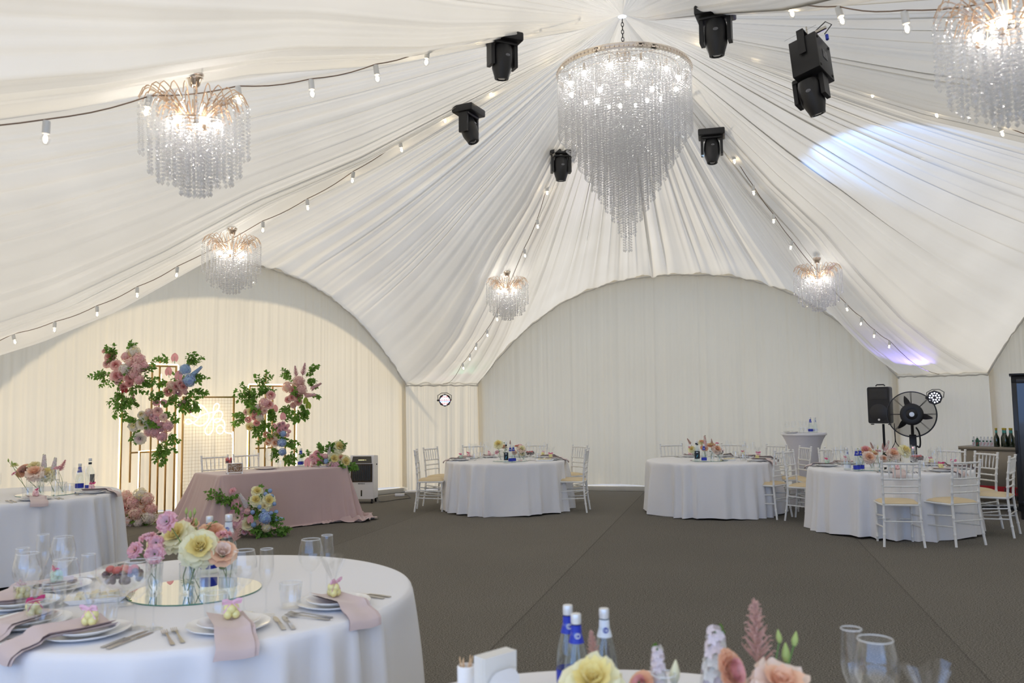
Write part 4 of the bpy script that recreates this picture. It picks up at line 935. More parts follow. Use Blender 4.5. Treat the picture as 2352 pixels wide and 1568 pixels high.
# ------------------------------------------------------------------ moving head lamps under the ceiling
M['lens'] = pmat('dark_lens', (.01, .012, .03), .06, spec=1.0, coat=1.0)
M['bluecon'] = pmat('blue_connector', (.03, .06, .55), .4)
M['decal'] = pmat('grey_decal', (.45, .46, .5), .5)
def moving_head(name_label, pos, yaw, headtilt, boxed=False, base_rot=(0, 0, 0), roll=0.0):
    t = empty('moving_head_lamp', pos, rot=(0, 0, yaw)); tag(t, name_label, 'stage light', 'black moving head lamps')
    b = MB()
    if not boxed:
        b.box((0, 0, -.035), (.27, .22, .07), bev=.012); b.box((0, 0, .012), (.15, .05, .03)); b.build('base', M['black'], t)
        piv = Vector((0, 0, -.20)); yr = 0
    else:
        b.box((0, 0, -.20), (.20, .24, .30), bev=.006)
        for sy in (-1, 1):
            for sz in (-.08, -.32): b.sph((.102, sy*.09, sz), .012, 8, 5, sc=(.5, 1, 1))
        b.build('housing', M['black'], t)
        b = MB()
        for i in range(6): b.box((.102, -.03+.012*i, -.19), (.003, .005, .07))
        b.build('vent_slots', M['lens'], t)
        b = MB(); b.tube([(-.12, -.13, -.02), (.12, -.13, -.02)], .001, 4)
        for sx in (-1, 1): b.box((0, sx*.135, -.10), (.05, .008, .2))
        b.box((0, 0, 0), (.05, .28, .008)); b.build('hanging_bracket', M['black'], t)
        b = MB(); b.tube([(-.14, 0, .03), (.14, 0, .03)], .014, 8); b.tube([(0, 0, .02), (0, 0, .12)], .006, 6); b.build('clamp', M['steel'], t)
        piv = Vector((-.03, 0, -.46)); yr = 0
    b = MB()
    for sx in (-1, 1):
        b.loft([[(sx*.098+.014*u_, -.045*w_+.0, z) if True else 0 for (u_, w_) in ((-1, -1), (1, -1), (1, 1), (-1, 1))] for z, w_s in ((piv.z-.06, .7), (piv.z-.035, 1), (piv.z+.06, 1.1), (piv.z+.135, 1.25))], True, True, off=(piv.x, 0, 0))
    b.box((piv.x, 0, piv.z+.125), (.22, .11, .035), bev=.01); b.build('yoke', M['black'], t)
    h = MB(); n = 12
    def ring(z, r, sq): return [(r*cos(2*pi*k/n)*(1 if abs(cos(2*pi*k/n)) < .99 else sq), r*sin(2*pi*k/n), z) for k in range(n)]
    h.loft([ring(z, r, 1) for z, r in ((.11, .045), (.105, .065), (.07, .078), (.0, .082), (-.07, .078), (-.13, .058), (-.15, .054), (-.152, .040), (-.140, .036))], True, True)
    ho = h.build('lamp_head', M['black'], t, loc=piv, rot=(headtilt, 0, 0))
    b = MB(); b.lathe([(.001, -.147), (.02, -.149), (.036, -.142)], 16); b.build('lens', M['lens'], ho)
    b = MB(); b.tube([(.01+.016*cos(a), -.0815+.001, .02+.008*sin(a)) for a in np.linspace(0, 6.28, 14)], .0015, 4, closed=True); b.box((.01, -.081, .02), (.02, .002, .003)); b.build('logo', M['decal'], ho)
    b = MB(); b.tube([(.12, .0, -.02), (.18, 0, .03), (.14, .0, .08), (.05, .02, .06)], .004, 5); b.build('power_cable', M['black'], t)
    b = MB(); b.cyl((.125, .03, -.03), .012, .04, 8); b.build('connector', M['bluecon'], t)
    return t, ho
def mh(k, r_, z, side=0.0): d = kdir(k); n_ = Vector((-d.y, d.x)); return (CX+d.x*r_+n_.x*side, CY+d.y*r_+n_.y*side, z)
moving_head('black moving head lamp at the top, left of the tent peak', mh(-2, 1.58, 4.43), .45, .12)
moving_head('black moving head lamp with tilted head on the long left string', mh(-1, 1.48, 4.41), 1.1, -.35)
moving_head('black moving head lamp half hidden behind the left of the huge chandelier', mh(0, 1.74, 4.41), .1, .1)
moving_head('black moving head lamp hanging right of the huge chandelier', mh(1, 1.53, 4.41), -.25, -.15)
mhb, hb = moving_head('boxy black lamp housing hung from a clamp bracket, moving head below it', at(1856, 92, 5.75), -.9, .45, boxed=True); mhb.rotation_euler = (-.22, -.18, -.75)
moving_head('black moving head lamp at the very top, right of the tent peak', mh(3, 1.62, 4.41), -.4, .1)
def spot(name, pos, target, e, ang, col, blend=.15, size=.02):
    l = bpy.data.lights.new(name, 'SPOT'); o = bpy.data.objects.new(name, l); COL.objects.link(o); l.energy = e; l.spot_size = radians(ang); l.spot_blend = blend; l.color = col; l.shadow_soft_size = size
    o.location = pos; o.rotation_mode = 'QUATERNION'; o.rotation_quaternion = (Vector(target)-Vector(pos)).to_track_quat('-Z', 'Y'); return o
M['led_face'] = emis('led_white', (.80, .84, 1.0), 6); M['led_red'] = emis('led_red', (1, .12, .12), 9); M['led_blue'] = emis('led_blue', (.15, .3, 1), 9)
def par_can(label, pos, aim, striped):
    t = empty('led_par_light', pos); tag(t, label, 'stage light', 'round LED wall lamps')
    t.rotation_mode = 'QUATERNION'; t.rotation_quaternion = (Vector(aim)-Vector(pos)).to_track_quat('Z', 'Y')
    b = MB(); b.lathe([(.001, -.12), (.07, -.12), (.085, -.09), (.105, -.02), (.118, .0), (.118, .02), (.10, .022), (.098, .008), (.001, .006)], 8); b.build('housing', M['black'], t, smooth=False)
    b = MB(); b.tube([(-.125, 0, -.02), (-.13, .09, -.06), (-.05, .14, -.09), (.05, .14, -.09), (.13, .09, -.06), (.125, 0, -.02)], .006, 5); b.build('bracket', M['black'], t)
    b = MB(); b.sph((-.128, 0, -.02), .02, 8, 5); b.build('knob', M['black'], t)
    if striped:
        rows = [(y_, [x_*.021 for x_ in range(-4, 5) if hypot(x_*.021, y_) < .088]) for y_ in [k*.021 for k in range(-4, 5)]]
        for i, (y_, xs) in enumerate(rows):
            for x_ in xs:
                b = MB(); b.sph((x_, y_, .012), .0085, 6, 4); b.build('led', M['led_red'] if i % 3 == 1 and abs(x_) < .09 and (int(x_*100) % 2 == 0) else (M['led_blue'] if i % 4 == 3 else M['led_face']), t)
    else:
        for n, r_ in ((12, .075), (6, .038)):
            for k in range(n): a = 2*pi*k/n; b = MB(); b.sph((r_*cos(a), r_*sin(a), .012), .0115, 8, 5); b.build('led', M['led_face'], t)
    return t
pR = Vector((6.86, 13.35, 1.625)); pL = Vector((-1.27, 15.35, 1.70))
par_can('round LED lamp with glowing blue-white dots above the pedestal fan', pR, pR+Vector((-.62, -.75, .05)), False)
par_can('round LED lamp with red and blue rows on the narrow left corner panel', pL, pL+Vector((.15, -1, .02)), True)
spot('spot_violet', pR+Vector((-.08, -.12, .1)), (5.5, 12.1, 2.75), 170, 50, (.28, .22, 1.0), .9, .05)
spot('spot_green', pL+Vector((.02, -.12, .08)), (-.62, 14.3, 2.35), 10, 45, (.25, 1.0, .55), 1.0, .05)
bp_ = at(2110, 375, 5.2)
spot('spot_beam', mh(1, 1.62, 3.92, -.16), (5.1, 9.05, 4.20), 330, 35, (.25, .48, 1.0), .35, .03)
spot('spot_top', (CX+1.1, CY+1.3, 4.12), (1.02, 5.75, 4.5), 60, 24, (.45, .68, 1.0), .3, .03)
#--PART4--
# ------------------------------------------------------------------ tableware
M['rosenap'] = pmat('blush_napkin', (.64, .52, .50), .85, sheen=.3, bump=.1, bscale=400)
M['ribbon_hot'] = pmat('hot_pink_ribbon', (.75, .06, .25), .35); M['ribbon_pale'] = pmat('pale_pink_ribbon', (.88, .55, .66), .35)
M['candy_y'] = pmat('yellow_candy', (.85, .80, .35), .3, coat=.5); M['candy_g'] = pmat('mint_candy', (.55, .78, .62), .3, coat=.5); M['candy_p'] = pmat('pink_candy', (.90, .60, .62), .3, coat=.5)
M['mirror'] = pmat('mirror', (.85, .88, .86), .01, metal=1.0); M['mirror_edge'] = pmat('green_glass_edge', (.05, .22, .15), .1)
M['wrap'] = glassmat('cellophane', (.985, .985, .985), .05, .5, .08)
M['water'] = glassmat('water', (.975, .985, .975), .03, .3)
M['bottle'] = glassmat('bottle_glass', (.94, .97, .975), .05, .8)
M['dark_glass'] = pmat('dark_green_glass', (.012, .025, .008), .06, coat=1.0)
M['lab_blue'] = pmat('royal_blue_label', (.015, .035, .42), .4); M['lab_white'] = pmat('white_label', (.75, .80, .85), .5); M['lab_black'] = pmat('black_label', (.012, .02, .03), .4); M['lab_cyan'] = pmat('cyan_print', (.05, .45, .65), .5)
M['cap_w'] = pmat('silver_cap', (.78, .78, .76), .3, metal=.3); M['cap_y'] = pmat('yellow_cap', (.55, .42, .03), .35); M['lab_teal'] = pmat('teal_label', (.08, .40, .34), .45)
def simple(meshes, name, label, cat):
    """thing with named parts from (part name, mesh) pairs"""
    t = empty(name); tag(t, label, cat)
    for n_, me in meshes: link(n_, me, t)
    return t
def lathe_mesh(name, prof, mat, n=20, rim=None):
    b = MB(); b.lathe(prof, n)
    mats = [mat]
    if rim: b.mi = 1; r_, z_ = rim; b.tube([(r_*cos(2*pi*k/n), r_*sin(2*pi*k/n), z_) for k in range(n)], .0011, 4, closed=True); mats.append(M['rim'])
    return b.mesh(name, mats)
WB = [(.005, .108), (.020, .114), (.038, .135), (.0505, .165), (.0525, .185), (.049, .215), (.040, .248)]
WS = [(.001, .0), (.039, .0), (.040, .002), (.022, .006), (.007, .014), (.0042, .03), (.0038, .09), (.006, .109)]
FB = [(.004, .112), (.014, .125), (.0255, .155), (.029, .175), (.0285, .20), (.0245, .258)]
FS = [(.001, .0), (.033, .0), (.034, .002), (.018, .006), (.006, .014), (.0036, .03), (.0034, .095), (.005, .113)]
wine_b = lathe_mesh('bowl', WB, M['glass'], 28, (.040, .248)); wine_s = lathe_mesh('stem', WS, M['glass'], 20)
flut_b = lathe_mesh('bowl', FB, M['glass'], 24, (.0245, .258)); flut_s = lathe_mesh('stem', FS, M['glass'], 20)
TP = [(.001, .004), (.036, .004), (.039, .008), (.046, .10)]
def tumbler():
    b = MB(); n = 32; rings = []
    for r_, z_ in [(.001, .012), (.036, .012), (.038, .016), (.041, .045), (.0445, .098)]: rings.append([(r_*cos(2*pi*k/n), r_*sin(2*pi*k/n), z_) for k in range(n)])
    b.loft(rings)
    rings = []
    for r_, z_, c_ in [(.001, 0, 0), (.037, 0, 0), (.0395, .006, .0016), (.043, .045, .0016), (.0465, .075, .0), (.0465, .10, 0)]: rings.append([((r_-c_*(k % 2))*cos(2*pi*k/n), (r_-c_*(k % 2))*sin(2*pi*k/n), z_) for k in range(n)])
    b.loft(rings); b.mi = 1; b.tube([(.0460*cos(2*pi*k/n), .0460*sin(2*pi*k/n), .10) for k in range(n)], .0011, 4, closed=True)
    return b.mesh('tumbler_glass', [M['glass'], M['rim']])
tum_m = tumbler()
def joined(name, parts, mats):
    b = MB()
    for i, (prof, n) in enumerate(parts): b.lathe(prof, n)
    return b.mesh(name, mats)
wineF = joined('wine_glass', [(WB, 16), (WS, 12)], [M['glass']]); flutF = joined('champagne_flute', [(FB, 14), (FS, 10)], [M['glass']])
def plate_mesh(R, name, h=.016):
    b = MB(); n = 48; rings = []
    for r_, z_ in [(.001, .004), (.55*R, .004), (.66*R, .007), (.80*R, .013), (R, h+.006), (R, h+.003), (.82*R, .008), (.6*R, .0), (.001, .0)]:
        rings.append([(r_*(1+(.008*cos(12*2*pi*k/n) if r_ > .9*R else 0))*cos(2*pi*k/n), r_*(1+(.008*cos(12*2*pi*k/n) if r_ > .9*R else 0))*sin(2*pi*k/n), z_) for k in range(n)])
    b.loft(rings); return b.mesh(name, M['porcelain'])
plate_L = plate_mesh(.150, 'dinner_plate'); plate_S = plate_mesh(.112, 'side_plate')
def fork_mesh():
    b = MB(); pr = [(-.10, .006, 0), (-.095, .0075, .0), (-.06, .006, .002), (0, .0035, .006), (.04, .0038, .008), (.052, .008, .005), (.062, .0115, .003)]
    b.loft([[(-w, y, z+.001), (w, y, z+.001), (w, y, z+.0035), (-w, y, z+.0035)] for y, w, z in pr], True, True)
    for k in range(4): x = -.0096+.0064*k; b.loft([[(x-.0016, y, z), (x+.0016, y, z), (x+.0016, y, z+.002), (x-.0016, y, z+.002)] for y, z in ((.062, .004), (.08, .004), (.10, .009))], True, True)
    return b.mesh('fork', M['steel'])
def knife_mesh():
    b = MB(); pr = [(-.11, .008, .004), (-.05, .007, .006), (0, .0055, .006), (.012, .006, .003), (.03, .0095, .0015), (.08, .0095, .0015), (.105, .006, .0015), (.115, .001, .001)]
    b.loft([[(-w, y, .0), (w, y, .0), (w, y, t), (-w, y, t)] for y, w, t in pr], True, True); return b.mesh('knife', M['steel'])
fork_m, knife_m = fork_mesh(), knife_mesh()
def napkin_mesh(edge, seed):
    """folded strip from the plate centre outwards (-y), over the table edge at -edge"""
    rng = random.Random(seed); b = MB(); path = [(.085, .030), (.03, .028), (-.05, .027), (-.105, .030), (-.150, .031), (-.175, .020), (-edge+.02, .010), (-edge-.012, .004), (-edge-.024, -.006), (-edge-.030, -.018), (-edge-.034, -.034)]
    tw = rng.uniform(-.05, .05)
    for layer, (dz, sh) in enumerate(((0, 0), (.006, .010), (.011, -.006))):
        def f(u, v):
            j = v*(len(path)-1); i = min(int(j), len(path)-2); t = j-i; y = path[i][0]*(1-t)+path[i+1][0]*t; z = path[i][1]*(1-t)+path[i+1][1]*t
            x = (u-.5)*(.118+.02*v)+sh+tw*v; over = max(0, -y-edge)/.036 if y < -edge else 0
            return (x, y-(dz if z < .004 else 0)*1.2, z+(dz if z > .003 else 0)+.006*sin(u*5+seed)*(1-over*.5)+.010*(abs(u-.5)*2)**3*(1 if z > .02 else 0))
        b.grid(f, 9, 26)
    return b.mesh('napkin', M['rosenap'])
napE = [napkin_mesh(.23, 1), napkin_mesh(.23, 5)]
def favor(candy, ribbon):
    t = empty('party_favor'); tag(t, 'sweets in clear wrap', 'party favor')
    b = MB()
    for (x, y, z) in ((-.014, -.01, .014), (.014, -.01, .014), (0, .014, .014), (-.013, .0, .036), (.013, .0, .036), (0, .012, .034), (0, -.012, .034)): b.sph((x, y, z), .0155, 10, 7, sc=(1, 1, 1.1))
    b.build('sweets', candy, t)
    b = MB(); n = 20; rings = []
    for r_, z_, a_ in ((.030, .0, 0), (.036, .025, 0), (.020, .048, .1), (.007, .058, .2), (.020, .085, .5), (.045, .125, .35), (.062, .155, .25)): rings.append([(r_*(1+a_*sin(7*2*pi*k/n+1))*cos(2*pi*k/n), r_*(1+a_*sin(7*2*pi*k/n+1))*.6*sin(2*pi*k/n), z_+.012*sin(3*2*pi*k/n)*(z_ > .1)) for k in range(n)])
    b.loft(rings); b.build('cellophane', M['wrap'], t)
    b = MB(); b.tube([(.009*cos(a), .009*sin(a), .058) for a in np.linspace(0, 6.28, 10)], .0035, 5, closed=True)
    for s_ in (-1, 1):
        b.loft([[(s_*x, -.012+dy, z+w) for w in (-.005, .005)] for x, dy, z in ((0, 0, .058), (.018, -.008, .070), (.036, -.006, .068), (.034, .004, .056), (.016, .002, .056), (0, 0, .058))], False)
        b.loft([[(s_*x+w, -.014, z) for w in (-.003, .003)] for x, z in ((0, .058), (.016, .042), (.030, .022))], False)
    b.build('ribbon', ribbon, t)
    return t
FAV = [Proto(favor(M['candy_y'], M['ribbon_pale'])), Proto(favor(M['candy_g'], M['ribbon_hot'])), Proto(favor(M['candy_p'], M['ribbon_hot'])), Proto(favor(M['candy_y'], M['ribbon_hot']))]
FAVN = ['yellow sweets with pale pink bow', 'mint sweets with hot pink bow', 'pink sweets with hot pink bow', 'yellow sweets with hot pink bow']
near = {'A', 'E'}
wineN = Proto(simple([('bowl', wine_b), ('stem', wine_s)], 'wine_glass', 'clear wine glass', 'wine glass')); fluteN = Proto(simple([('bowl', flut_b), ('stem', flut_s)], 'champagne_flute', 'clear champagne flute', 'flute'))
def one(name, me, loc, rz, label, cat, group=None, rot=None):
    o = link(name, me, None, loc, rot if rot else (0, 0, rz)); tag(o, label, cat, group); return o
def put_wine(k, p, label, z=.752):
    if k in near: return wineN.put((p[0], p[1], z), random.random()*6, label, 'wine glasses on '+TD[k])
    return one('wine_glass', wineF, (p[0], p[1], z), 0, label, 'wine glass', 'wine glasses on '+TD[k])
def put_flute(k, p, label, z=.752):
    if k in near: return fluteN.put((p[0], p[1], z), random.random()*6, label, 'flutes on '+TD[k])
    return one('champagne_flute', flutF, (p[0], p[1], z), 0, label, 'flute', 'flutes on '+TD[k])
def put_tumbler(k, p, label, z=.752): return one('tumbler_glass', tum_m, (p[0], p[1], z), random.random(), label, 'tumbler', 'tumblers on '+TD[k])
ORD = ['first', 'second', 'third', 'fourth', 'fifth', 'sixth', 'seventh']
ZC = .7515
def setting(k, ang, where, fav, glasses=True, rho=None, skew=0.0, nap=True):
    x, y, R = TABLES[k]; rho = rho or R-.215; a = radians(ang); T = TD[k]
    px, py = x+rho*cos(a), y+rho*sin(a); rz = a+pi/2       # local +y points to the table centre
    def L_(lx, ly): c, s_ = cos(rz), sin(rz); return (px+lx*c-ly*s_, py+lx*s_+ly*c)
    one('dinner_plate', plate_L, (px, py, ZC), rz, 'white scalloped dinner plate, %s, %s' % (where, T), 'plate', 'dinner plates on '+T)
    one('side_plate', plate_S, (px, py, ZC+.010), rz, 'smaller white plate on the dinner plate, %s, %s' % (where, T), 'plate', 'side plates on '+T)
    if nap:
        sc = (R-rho+.012)/.23
        n_ = one('napkin', napE[fav % 2], (px, py, ZC-.004), rz+skew, 'blush napkin draped over the edge, %s, %s' % (where, T), 'napkin', 'napkins on '+T); n_.scale = (1, sc, 1)
    q = L_(.01, .01)
    FAV[fav].put((q[0], q[1], ZC+.036), rz+.6*fav, '%s, %s, %s' % (FAVN[fav], where, T), 'favors on '+T)
    for i, lx in enumerate((-.178, -.212)):
        q = L_(lx, -.02-.012*i); one('fork', fork_m, (q[0], q[1], ZC), rz+.06, 'steel fork, %s of the plate, %s, %s' % (('inner one left', 'outer one left')[i], where, T), 'fork', 'forks on '+T)
    for i, lx in enumerate((.180, .212)):
        q = L_(lx, -.02-.012*i); one('knife', knife_m, (q[0], q[1], ZC), rz-.05, 'steel knife, %s of the plate, %s, %s' % (('inner one right', 'outer one right')[i], where, T), 'knife', 'knives on '+T)
    if glasses:
        put_wine(k, L_(.13, .20), 'clear wine glass, %s, %s' % (where, T)); put_flute(k, L_(.21, .15), 'clear champagne flute, %s, %s' % (where, T)); put_tumbler(k, L_(-.02, .21), 'ribbed clear tumbler, %s, %s' % (where, T))
WH = lambda i, n: ('place nearest the open side' if i == 0 else '%s place from the open side' % ORD[i])
# A: seen from the right end of the row of places to the left
A_set = [(-24, 'rightmost place', 0, -.35), (-62, 'second place from right', 0, .06), (-103, 'third place from right', 0, -.42), (-130, 'fourth place from right', 3, .5), (-160, 'fifth place from right', 0, .3), (173, 'farthest left place', 1, .8)]
for ang, wh, fv, sk in A_set: setting('A', ang, wh, fv, False, skew=sk)
for (p, wh) in (((-.881, 3.603), 'rightmost place'), ((-1.086, 3.344), 'second place from right'), ((-1.427, 3.145), 'third place from right'), ((-1.719, 3.188), 'fourth place from right'), ((-1.95, 3.335), 'fifth place from right'), ((-2.041, 3.762), 'farthest left place')):
    put_wine('A', p, 'clear wine glass, %s, %s' % (wh, TD['A']))
for (p, wh) in (((-.822, 3.65), 'rightmost place'), ((-.986, 3.312), 'second place from right'), ((-1.352, 3.13), 'third place from right'), ((-1.655, 3.235), 'fourth place from right'), ((-2.01, 3.40), 'fifth place from right'), ((-2.134, 3.767), 'farthest left place')):
    put_flute('A', p, 'clear champagne flute, %s, %s' % (wh, TD['A']))
for (p, wh) in (((-.922, 3.436), 'rightmost place'), ((-1.171, 3.267), 'second place from right'), ((-1.566, 3.201), 'third place from right'), ((-1.786, 3.15), 'fourth place from right'), ((-2.03, 3.47), 'fifth place from right'), ((-1.93, 3.50), 'farthest left place')):
    put_tumbler('A', p, 'ribbed clear tumbler, %s, %s' % (wh, TD['A']))
for i, (ang, fv, sk) in enumerate(((4, 2, .1), (-48, 2, .05), (-95, 2, .1), (-140, 1, .1), (-185, 1, .1))): setting('B', ang, ['rightmost place', 'second place from right', 'third place from right', 'fourth place from right', 'farthest left place'][i], fv, skew=sk)
for i, ang in enumerate((181, 148, 113, 70, 33, -14)): setting('C', ang, ['left end place', 'rear left place', 'left rear middle place', 'right rear middle place', 'rear right place', 'right end place'][i], (1, 2, 2, 2, 0, 3)[i], skew=.1)
for i, ang in enumerate((102, 62, 32, 0, -38)): setting('D', ang, ['rear left place', 'rear middle place', 'rear right place', 'right end place', 'front right place'][i], (2, 0, 3, 2, 0)[i], skew=-.1)
for i, ang in enumerate((150, 110, 62, 20, -25, -64, -108)): setting('F', ang, ['left end place', 'rear left place', 'rear middle place', 'rear right place', 'right end place', 'front right place', 'front middle place'][i], (1, 2, 0, 3, 2, 3, 2)[i], skew=.12)

# bottles
def bottle_thing(kind):
    t = empty('water_bottle' if kind != 'dark' else 'wine_bottle'); tag(t, 'bottle', 'bottle')
    if kind in ('blue', 'pale'):
        b = MB(); b.lathe([(.001, .0), (.035, 0), (.038, .006), (.038, .085), (.034, .12), (.022, .17), (.0145, .205), (.0140, .228)], 24); b.build('glass_body', M['bottle'], t)
        b = MB(); b.lathe([(.001, .250), (.014, .250), (.0155, .246), (.0155, .228), (.0150, .226), (.0150, .222)], 20); b.build('cap', M['cap_w'], t)
        b = MB(); b.lathe([(.0232, .168), (.0162, .196), (.0152, .218)], 24); o = b.build('neck_label', M['lab_blue'] if kind == 'blue' else M['lab_white'], t)
        b = MB(); b.tube([(.0075*cos(a), -.0205, .190+.0075*sin(a)) for a in np.linspace(0, 6.28, 16)], .0011, 4, closed=True); b.tube([(.003*cos(a), -.0208, .190+.0045*sin(a)) for a in np.linspace(.6, 5.4, 10)], .001, 4); b.build('round_emblem', M['lab_white'] if kind == 'blue' else M['lab_blue'], t)
        b = MB(); b.lathe([(.0385, .022), (.0385, .062)], 24); b.build('lower_label', M['lab_blue'] if kind == 'blue' else M['lab_white'], t)
        b = MB(); b.lathe([(.001, .004), (.0365, .004), (.0365, .10), (.031, .13), (.0195, .17), (.001, .17)], 18); b.build('water', M['water'], t)
    elif kind == 'black':
        b = MB(); b.lathe([(.001, 0), (.036, 0), (.038, .006), (.038, .17), (.034, .195), (.016, .222), (.0135, .27)], 24); b.build('glass_body', M['bottle'], t)
        b = MB(); b.lathe([(.001, .298), (.0145, .298), (.0155, .294), (.0155, .268)], 20); b.build('cap', M['cap_w'], t)
        b = MB(); b.lathe([(.0150, .245), (.0150, .266)], 20); b.build('neck_label', M['lab_black'], t)
        b = MB(); n = 14; b.loft([[(.0388*sin(a), -.0388*cos(a), z) for a in np.linspace(-1.0, 1.0, n)] for z in (.045, .155)], False); b.build('front_label', M['lab_black'], t)
        b = MB(); b.add([(-.012, -.0392, .062), (-.004, -.0395, .068), (.004, -.0395, .082), (.014, -.0388, .108), (.006, -.0394, .100), (-.004, -.0395, .086), (-.006, -.0395, .076)], [tuple(range(7))]); b.build('bird_print', M['lab_cyan'], t)
        b = MB(); b.box((0, -.0392, .135), (.03, .001, .008)); b.build('label_lettering', M['lab_white'], t)
    elif kind == 'tall':
        b = MB(); b.lathe([(.001, 0), (.042, 0), (.045, .008), (.045, .19), (.040, .215), (.020, .238), (.0155, .25), (.0150, .30)], 24); b.build('glass_body', M['bottle'], t)
        b = MB(); b.lathe([(.001, .328), (.016, .328), (.017, .322), (.017, .302), (.0165, .300)], 20); b.build('cap', M['cap_w'], t)
        b = MB(); b.lathe([(.0165, .266), (.0165, .286)], 20); b.build('neck_label', M['lab_black'], t)
        b = MB(); b.loft([[(.0455*sin(a), -.0455*cos(a), z) for a in np.linspace(.5, 2.1, 12)] for z in (.06, .165)], False); b.build('side_label', M['lab_black'], t)
        b = MB(); b.loft([[(.0455*sin(a), -.0455*cos(a), z) for a in np.linspace(-.9, .9, 12)] for z in (.02, .055)], False); b.build('lower_label', M['lab_blue'], t)
    else:
        b = MB(); b.lathe([(.001, 0), (.040, 0), (.042, .006), (.042, .13), (.036, .16), (.018, .20), (.015, .27)], 20); b.build('glass_body', M['dark_glass'], t)
        b = MB(); b.lathe([(.001, .305), (.017, .305), (.019, .298), (.019, .285), (.016, .272)], 16); b.build('cap', M['cap_y'], t)
        b = MB(); b.lathe([(.0175, .205), (.0160, .262)], 16); b.build('neck_label', M['lab_teal'], t)
    return t
BT = {k: Proto(bottle_thing(k)) for k in ('blue', 'pale', 'black', 'tall', 'dark')}
def put_bottle(kind, x, y, z, label, group=None, sc=1.0, rz=0.0): return BT[kind].put((x, y, z), rz, label, group, sc)
put_bottle('blue', -1.534, 4.181, ZC, 'water bottle with blue neck label behind the yellow roses, large foreground table', 'bottles on '+TD['A'], 1.12)
put_bottle('pale', -1.43, 4.16, ZC, 'water bottle with pale neck label beside the rust plume, large foreground table', 'bottles on '+TD['A'], 1.16)
for kd, p, lb in (('blue', (.152, 2.428), 'leftmost of three water bottles, table with napkin holder, behind the other blue one'), ('blue', (.168, 2.328), 'front water bottle with blue neck label, table with napkin holder'), ('pale', (.252, 2.383), 'water bottle with pale neck label behind the rust plume, table with napkin holder')): put_bottle(kd, p[0], p[1], ZC, lb, 'bottles on '+TD['E'], .94, .1)
put_bottle('blue', -4.53, 8.63, ZC, 'shorter water bottle with blue neck label, table beside flower backdrop', 'bottles on '+TD['B'], 1.1); put_bottle('tall', -4.43, 8.64, ZC, 'tall clear bottle with black side label, table beside flower backdrop', 'bottles on '+TD['B'], 1.0)
put_bottle('black', -.106, 11.95, ZC, 'clear bottle with black label and blue bird, table below corner spotlight', 'bottles on '+TD['C']); put_bottle('blue', -.045, 12.02, ZC, 'blue labelled water bottle right of the black label one, table below corner spotlight', 'bottles on '+TD['C'], 1.0); put_bottle('blue', .0, 12.07, ZC, 'rear blue labelled water bottle, table below corner spotlight', 'bottles on '+TD['C'], 1.0)
put_bottle('black', 2.60, 11.72, ZC, 'front bottle with black label and blue bird, table near tall cocktail table', 'bottles on '+TD['D']); put_bottle('black', 2.64, 11.84, ZC, 'half hidden black labelled bottle at the rear, table near tall cocktail table', 'bottles on '+TD['D'], .93); put_bottle('blue', 2.70, 11.70, ZC, 'water bottle with blue bottom label, table near tall cocktail table', 'bottles on '+TD['D'])
put_bottle('pale', 4.03, 9.98, ZC, 'leftmost pale labelled water bottle, table before pedestal fan', 'bottles on '+TD['F'], 1.08); put_bottle('blue', 4.07, 9.80, ZC, 'middle water bottle with blue labels, table before pedestal fan', 'bottles on '+TD['F'], 1.08); put_bottle('blue', 4.14, 9.86, ZC, 'rightmost water bottle with blue labels, table before pedestal fan', 'bottles on '+TD['F'], 1.08)

# mirrors, vases and stems
def mirror_at(x, y, R, label, k):
    t = empty('round_mirror', (x, y, ZC)); tag(t, label, 'mirror', 'round mirrors under the vases')
    b = MB(); b.lathe([(.001, .0042), (R-.001, .0042)], 64); b.build('mirror_face', M['mirror'], t)
    b = MB(); b.lathe([(.001, 0), (R, 0), (R, .004), (R-.001, .0042)], 64); b.build('glass_edge', M['mirror_edge'], t)
def vase_mesh(r, h, ribs=0, flare=0.0):
    b = MB(); n = 28
    def ring(rr, z, a=0): return [((rr+a*(k % 2))*cos(2*pi*k/n), (rr+a*(k % 2))*sin(2*pi*k/n), z) for k in range(n)]
    a = .0012 if ribs else 0
    b.loft([ring(.001, 0), ring(r*.94, 0), ring(r, .006, a), ring(r, h*.5, a), ring(r*(1+flare), h, 0)]); b.loft([ring(.001, .008), ring(r*.88, .008), ring(r*.92, h*.5), ring(r*(.93+flare), h)])
    b.mi = 1; b.lathe([(.001, .009), (r*.9, .009), (r*.91, h*.62), (.001, h*.62)], 20); b.mi = 2; b.tube([(r*(1+flare)*cos(2*pi*k/n), r*(1+flare)*sin(2*pi*k/n), h) for k in range(n)], .0014, 4, closed=True)
    return b.mesh('glass_vase', [M['glass'], M['water'], M['rim']])
VM = [vase_mesh(.036, .13), vase_mesh(.030, .15, 1), vase_mesh(.034, .135, 1, .12), vase_mesh(.040, .11, 0, .05)]
def vase(x, y, vi, label, k): return one('glass_vase', VM[vi], (x, y, ZC+.0045), random.random(), label, 'vase', 'glass vases on '+TD[k])
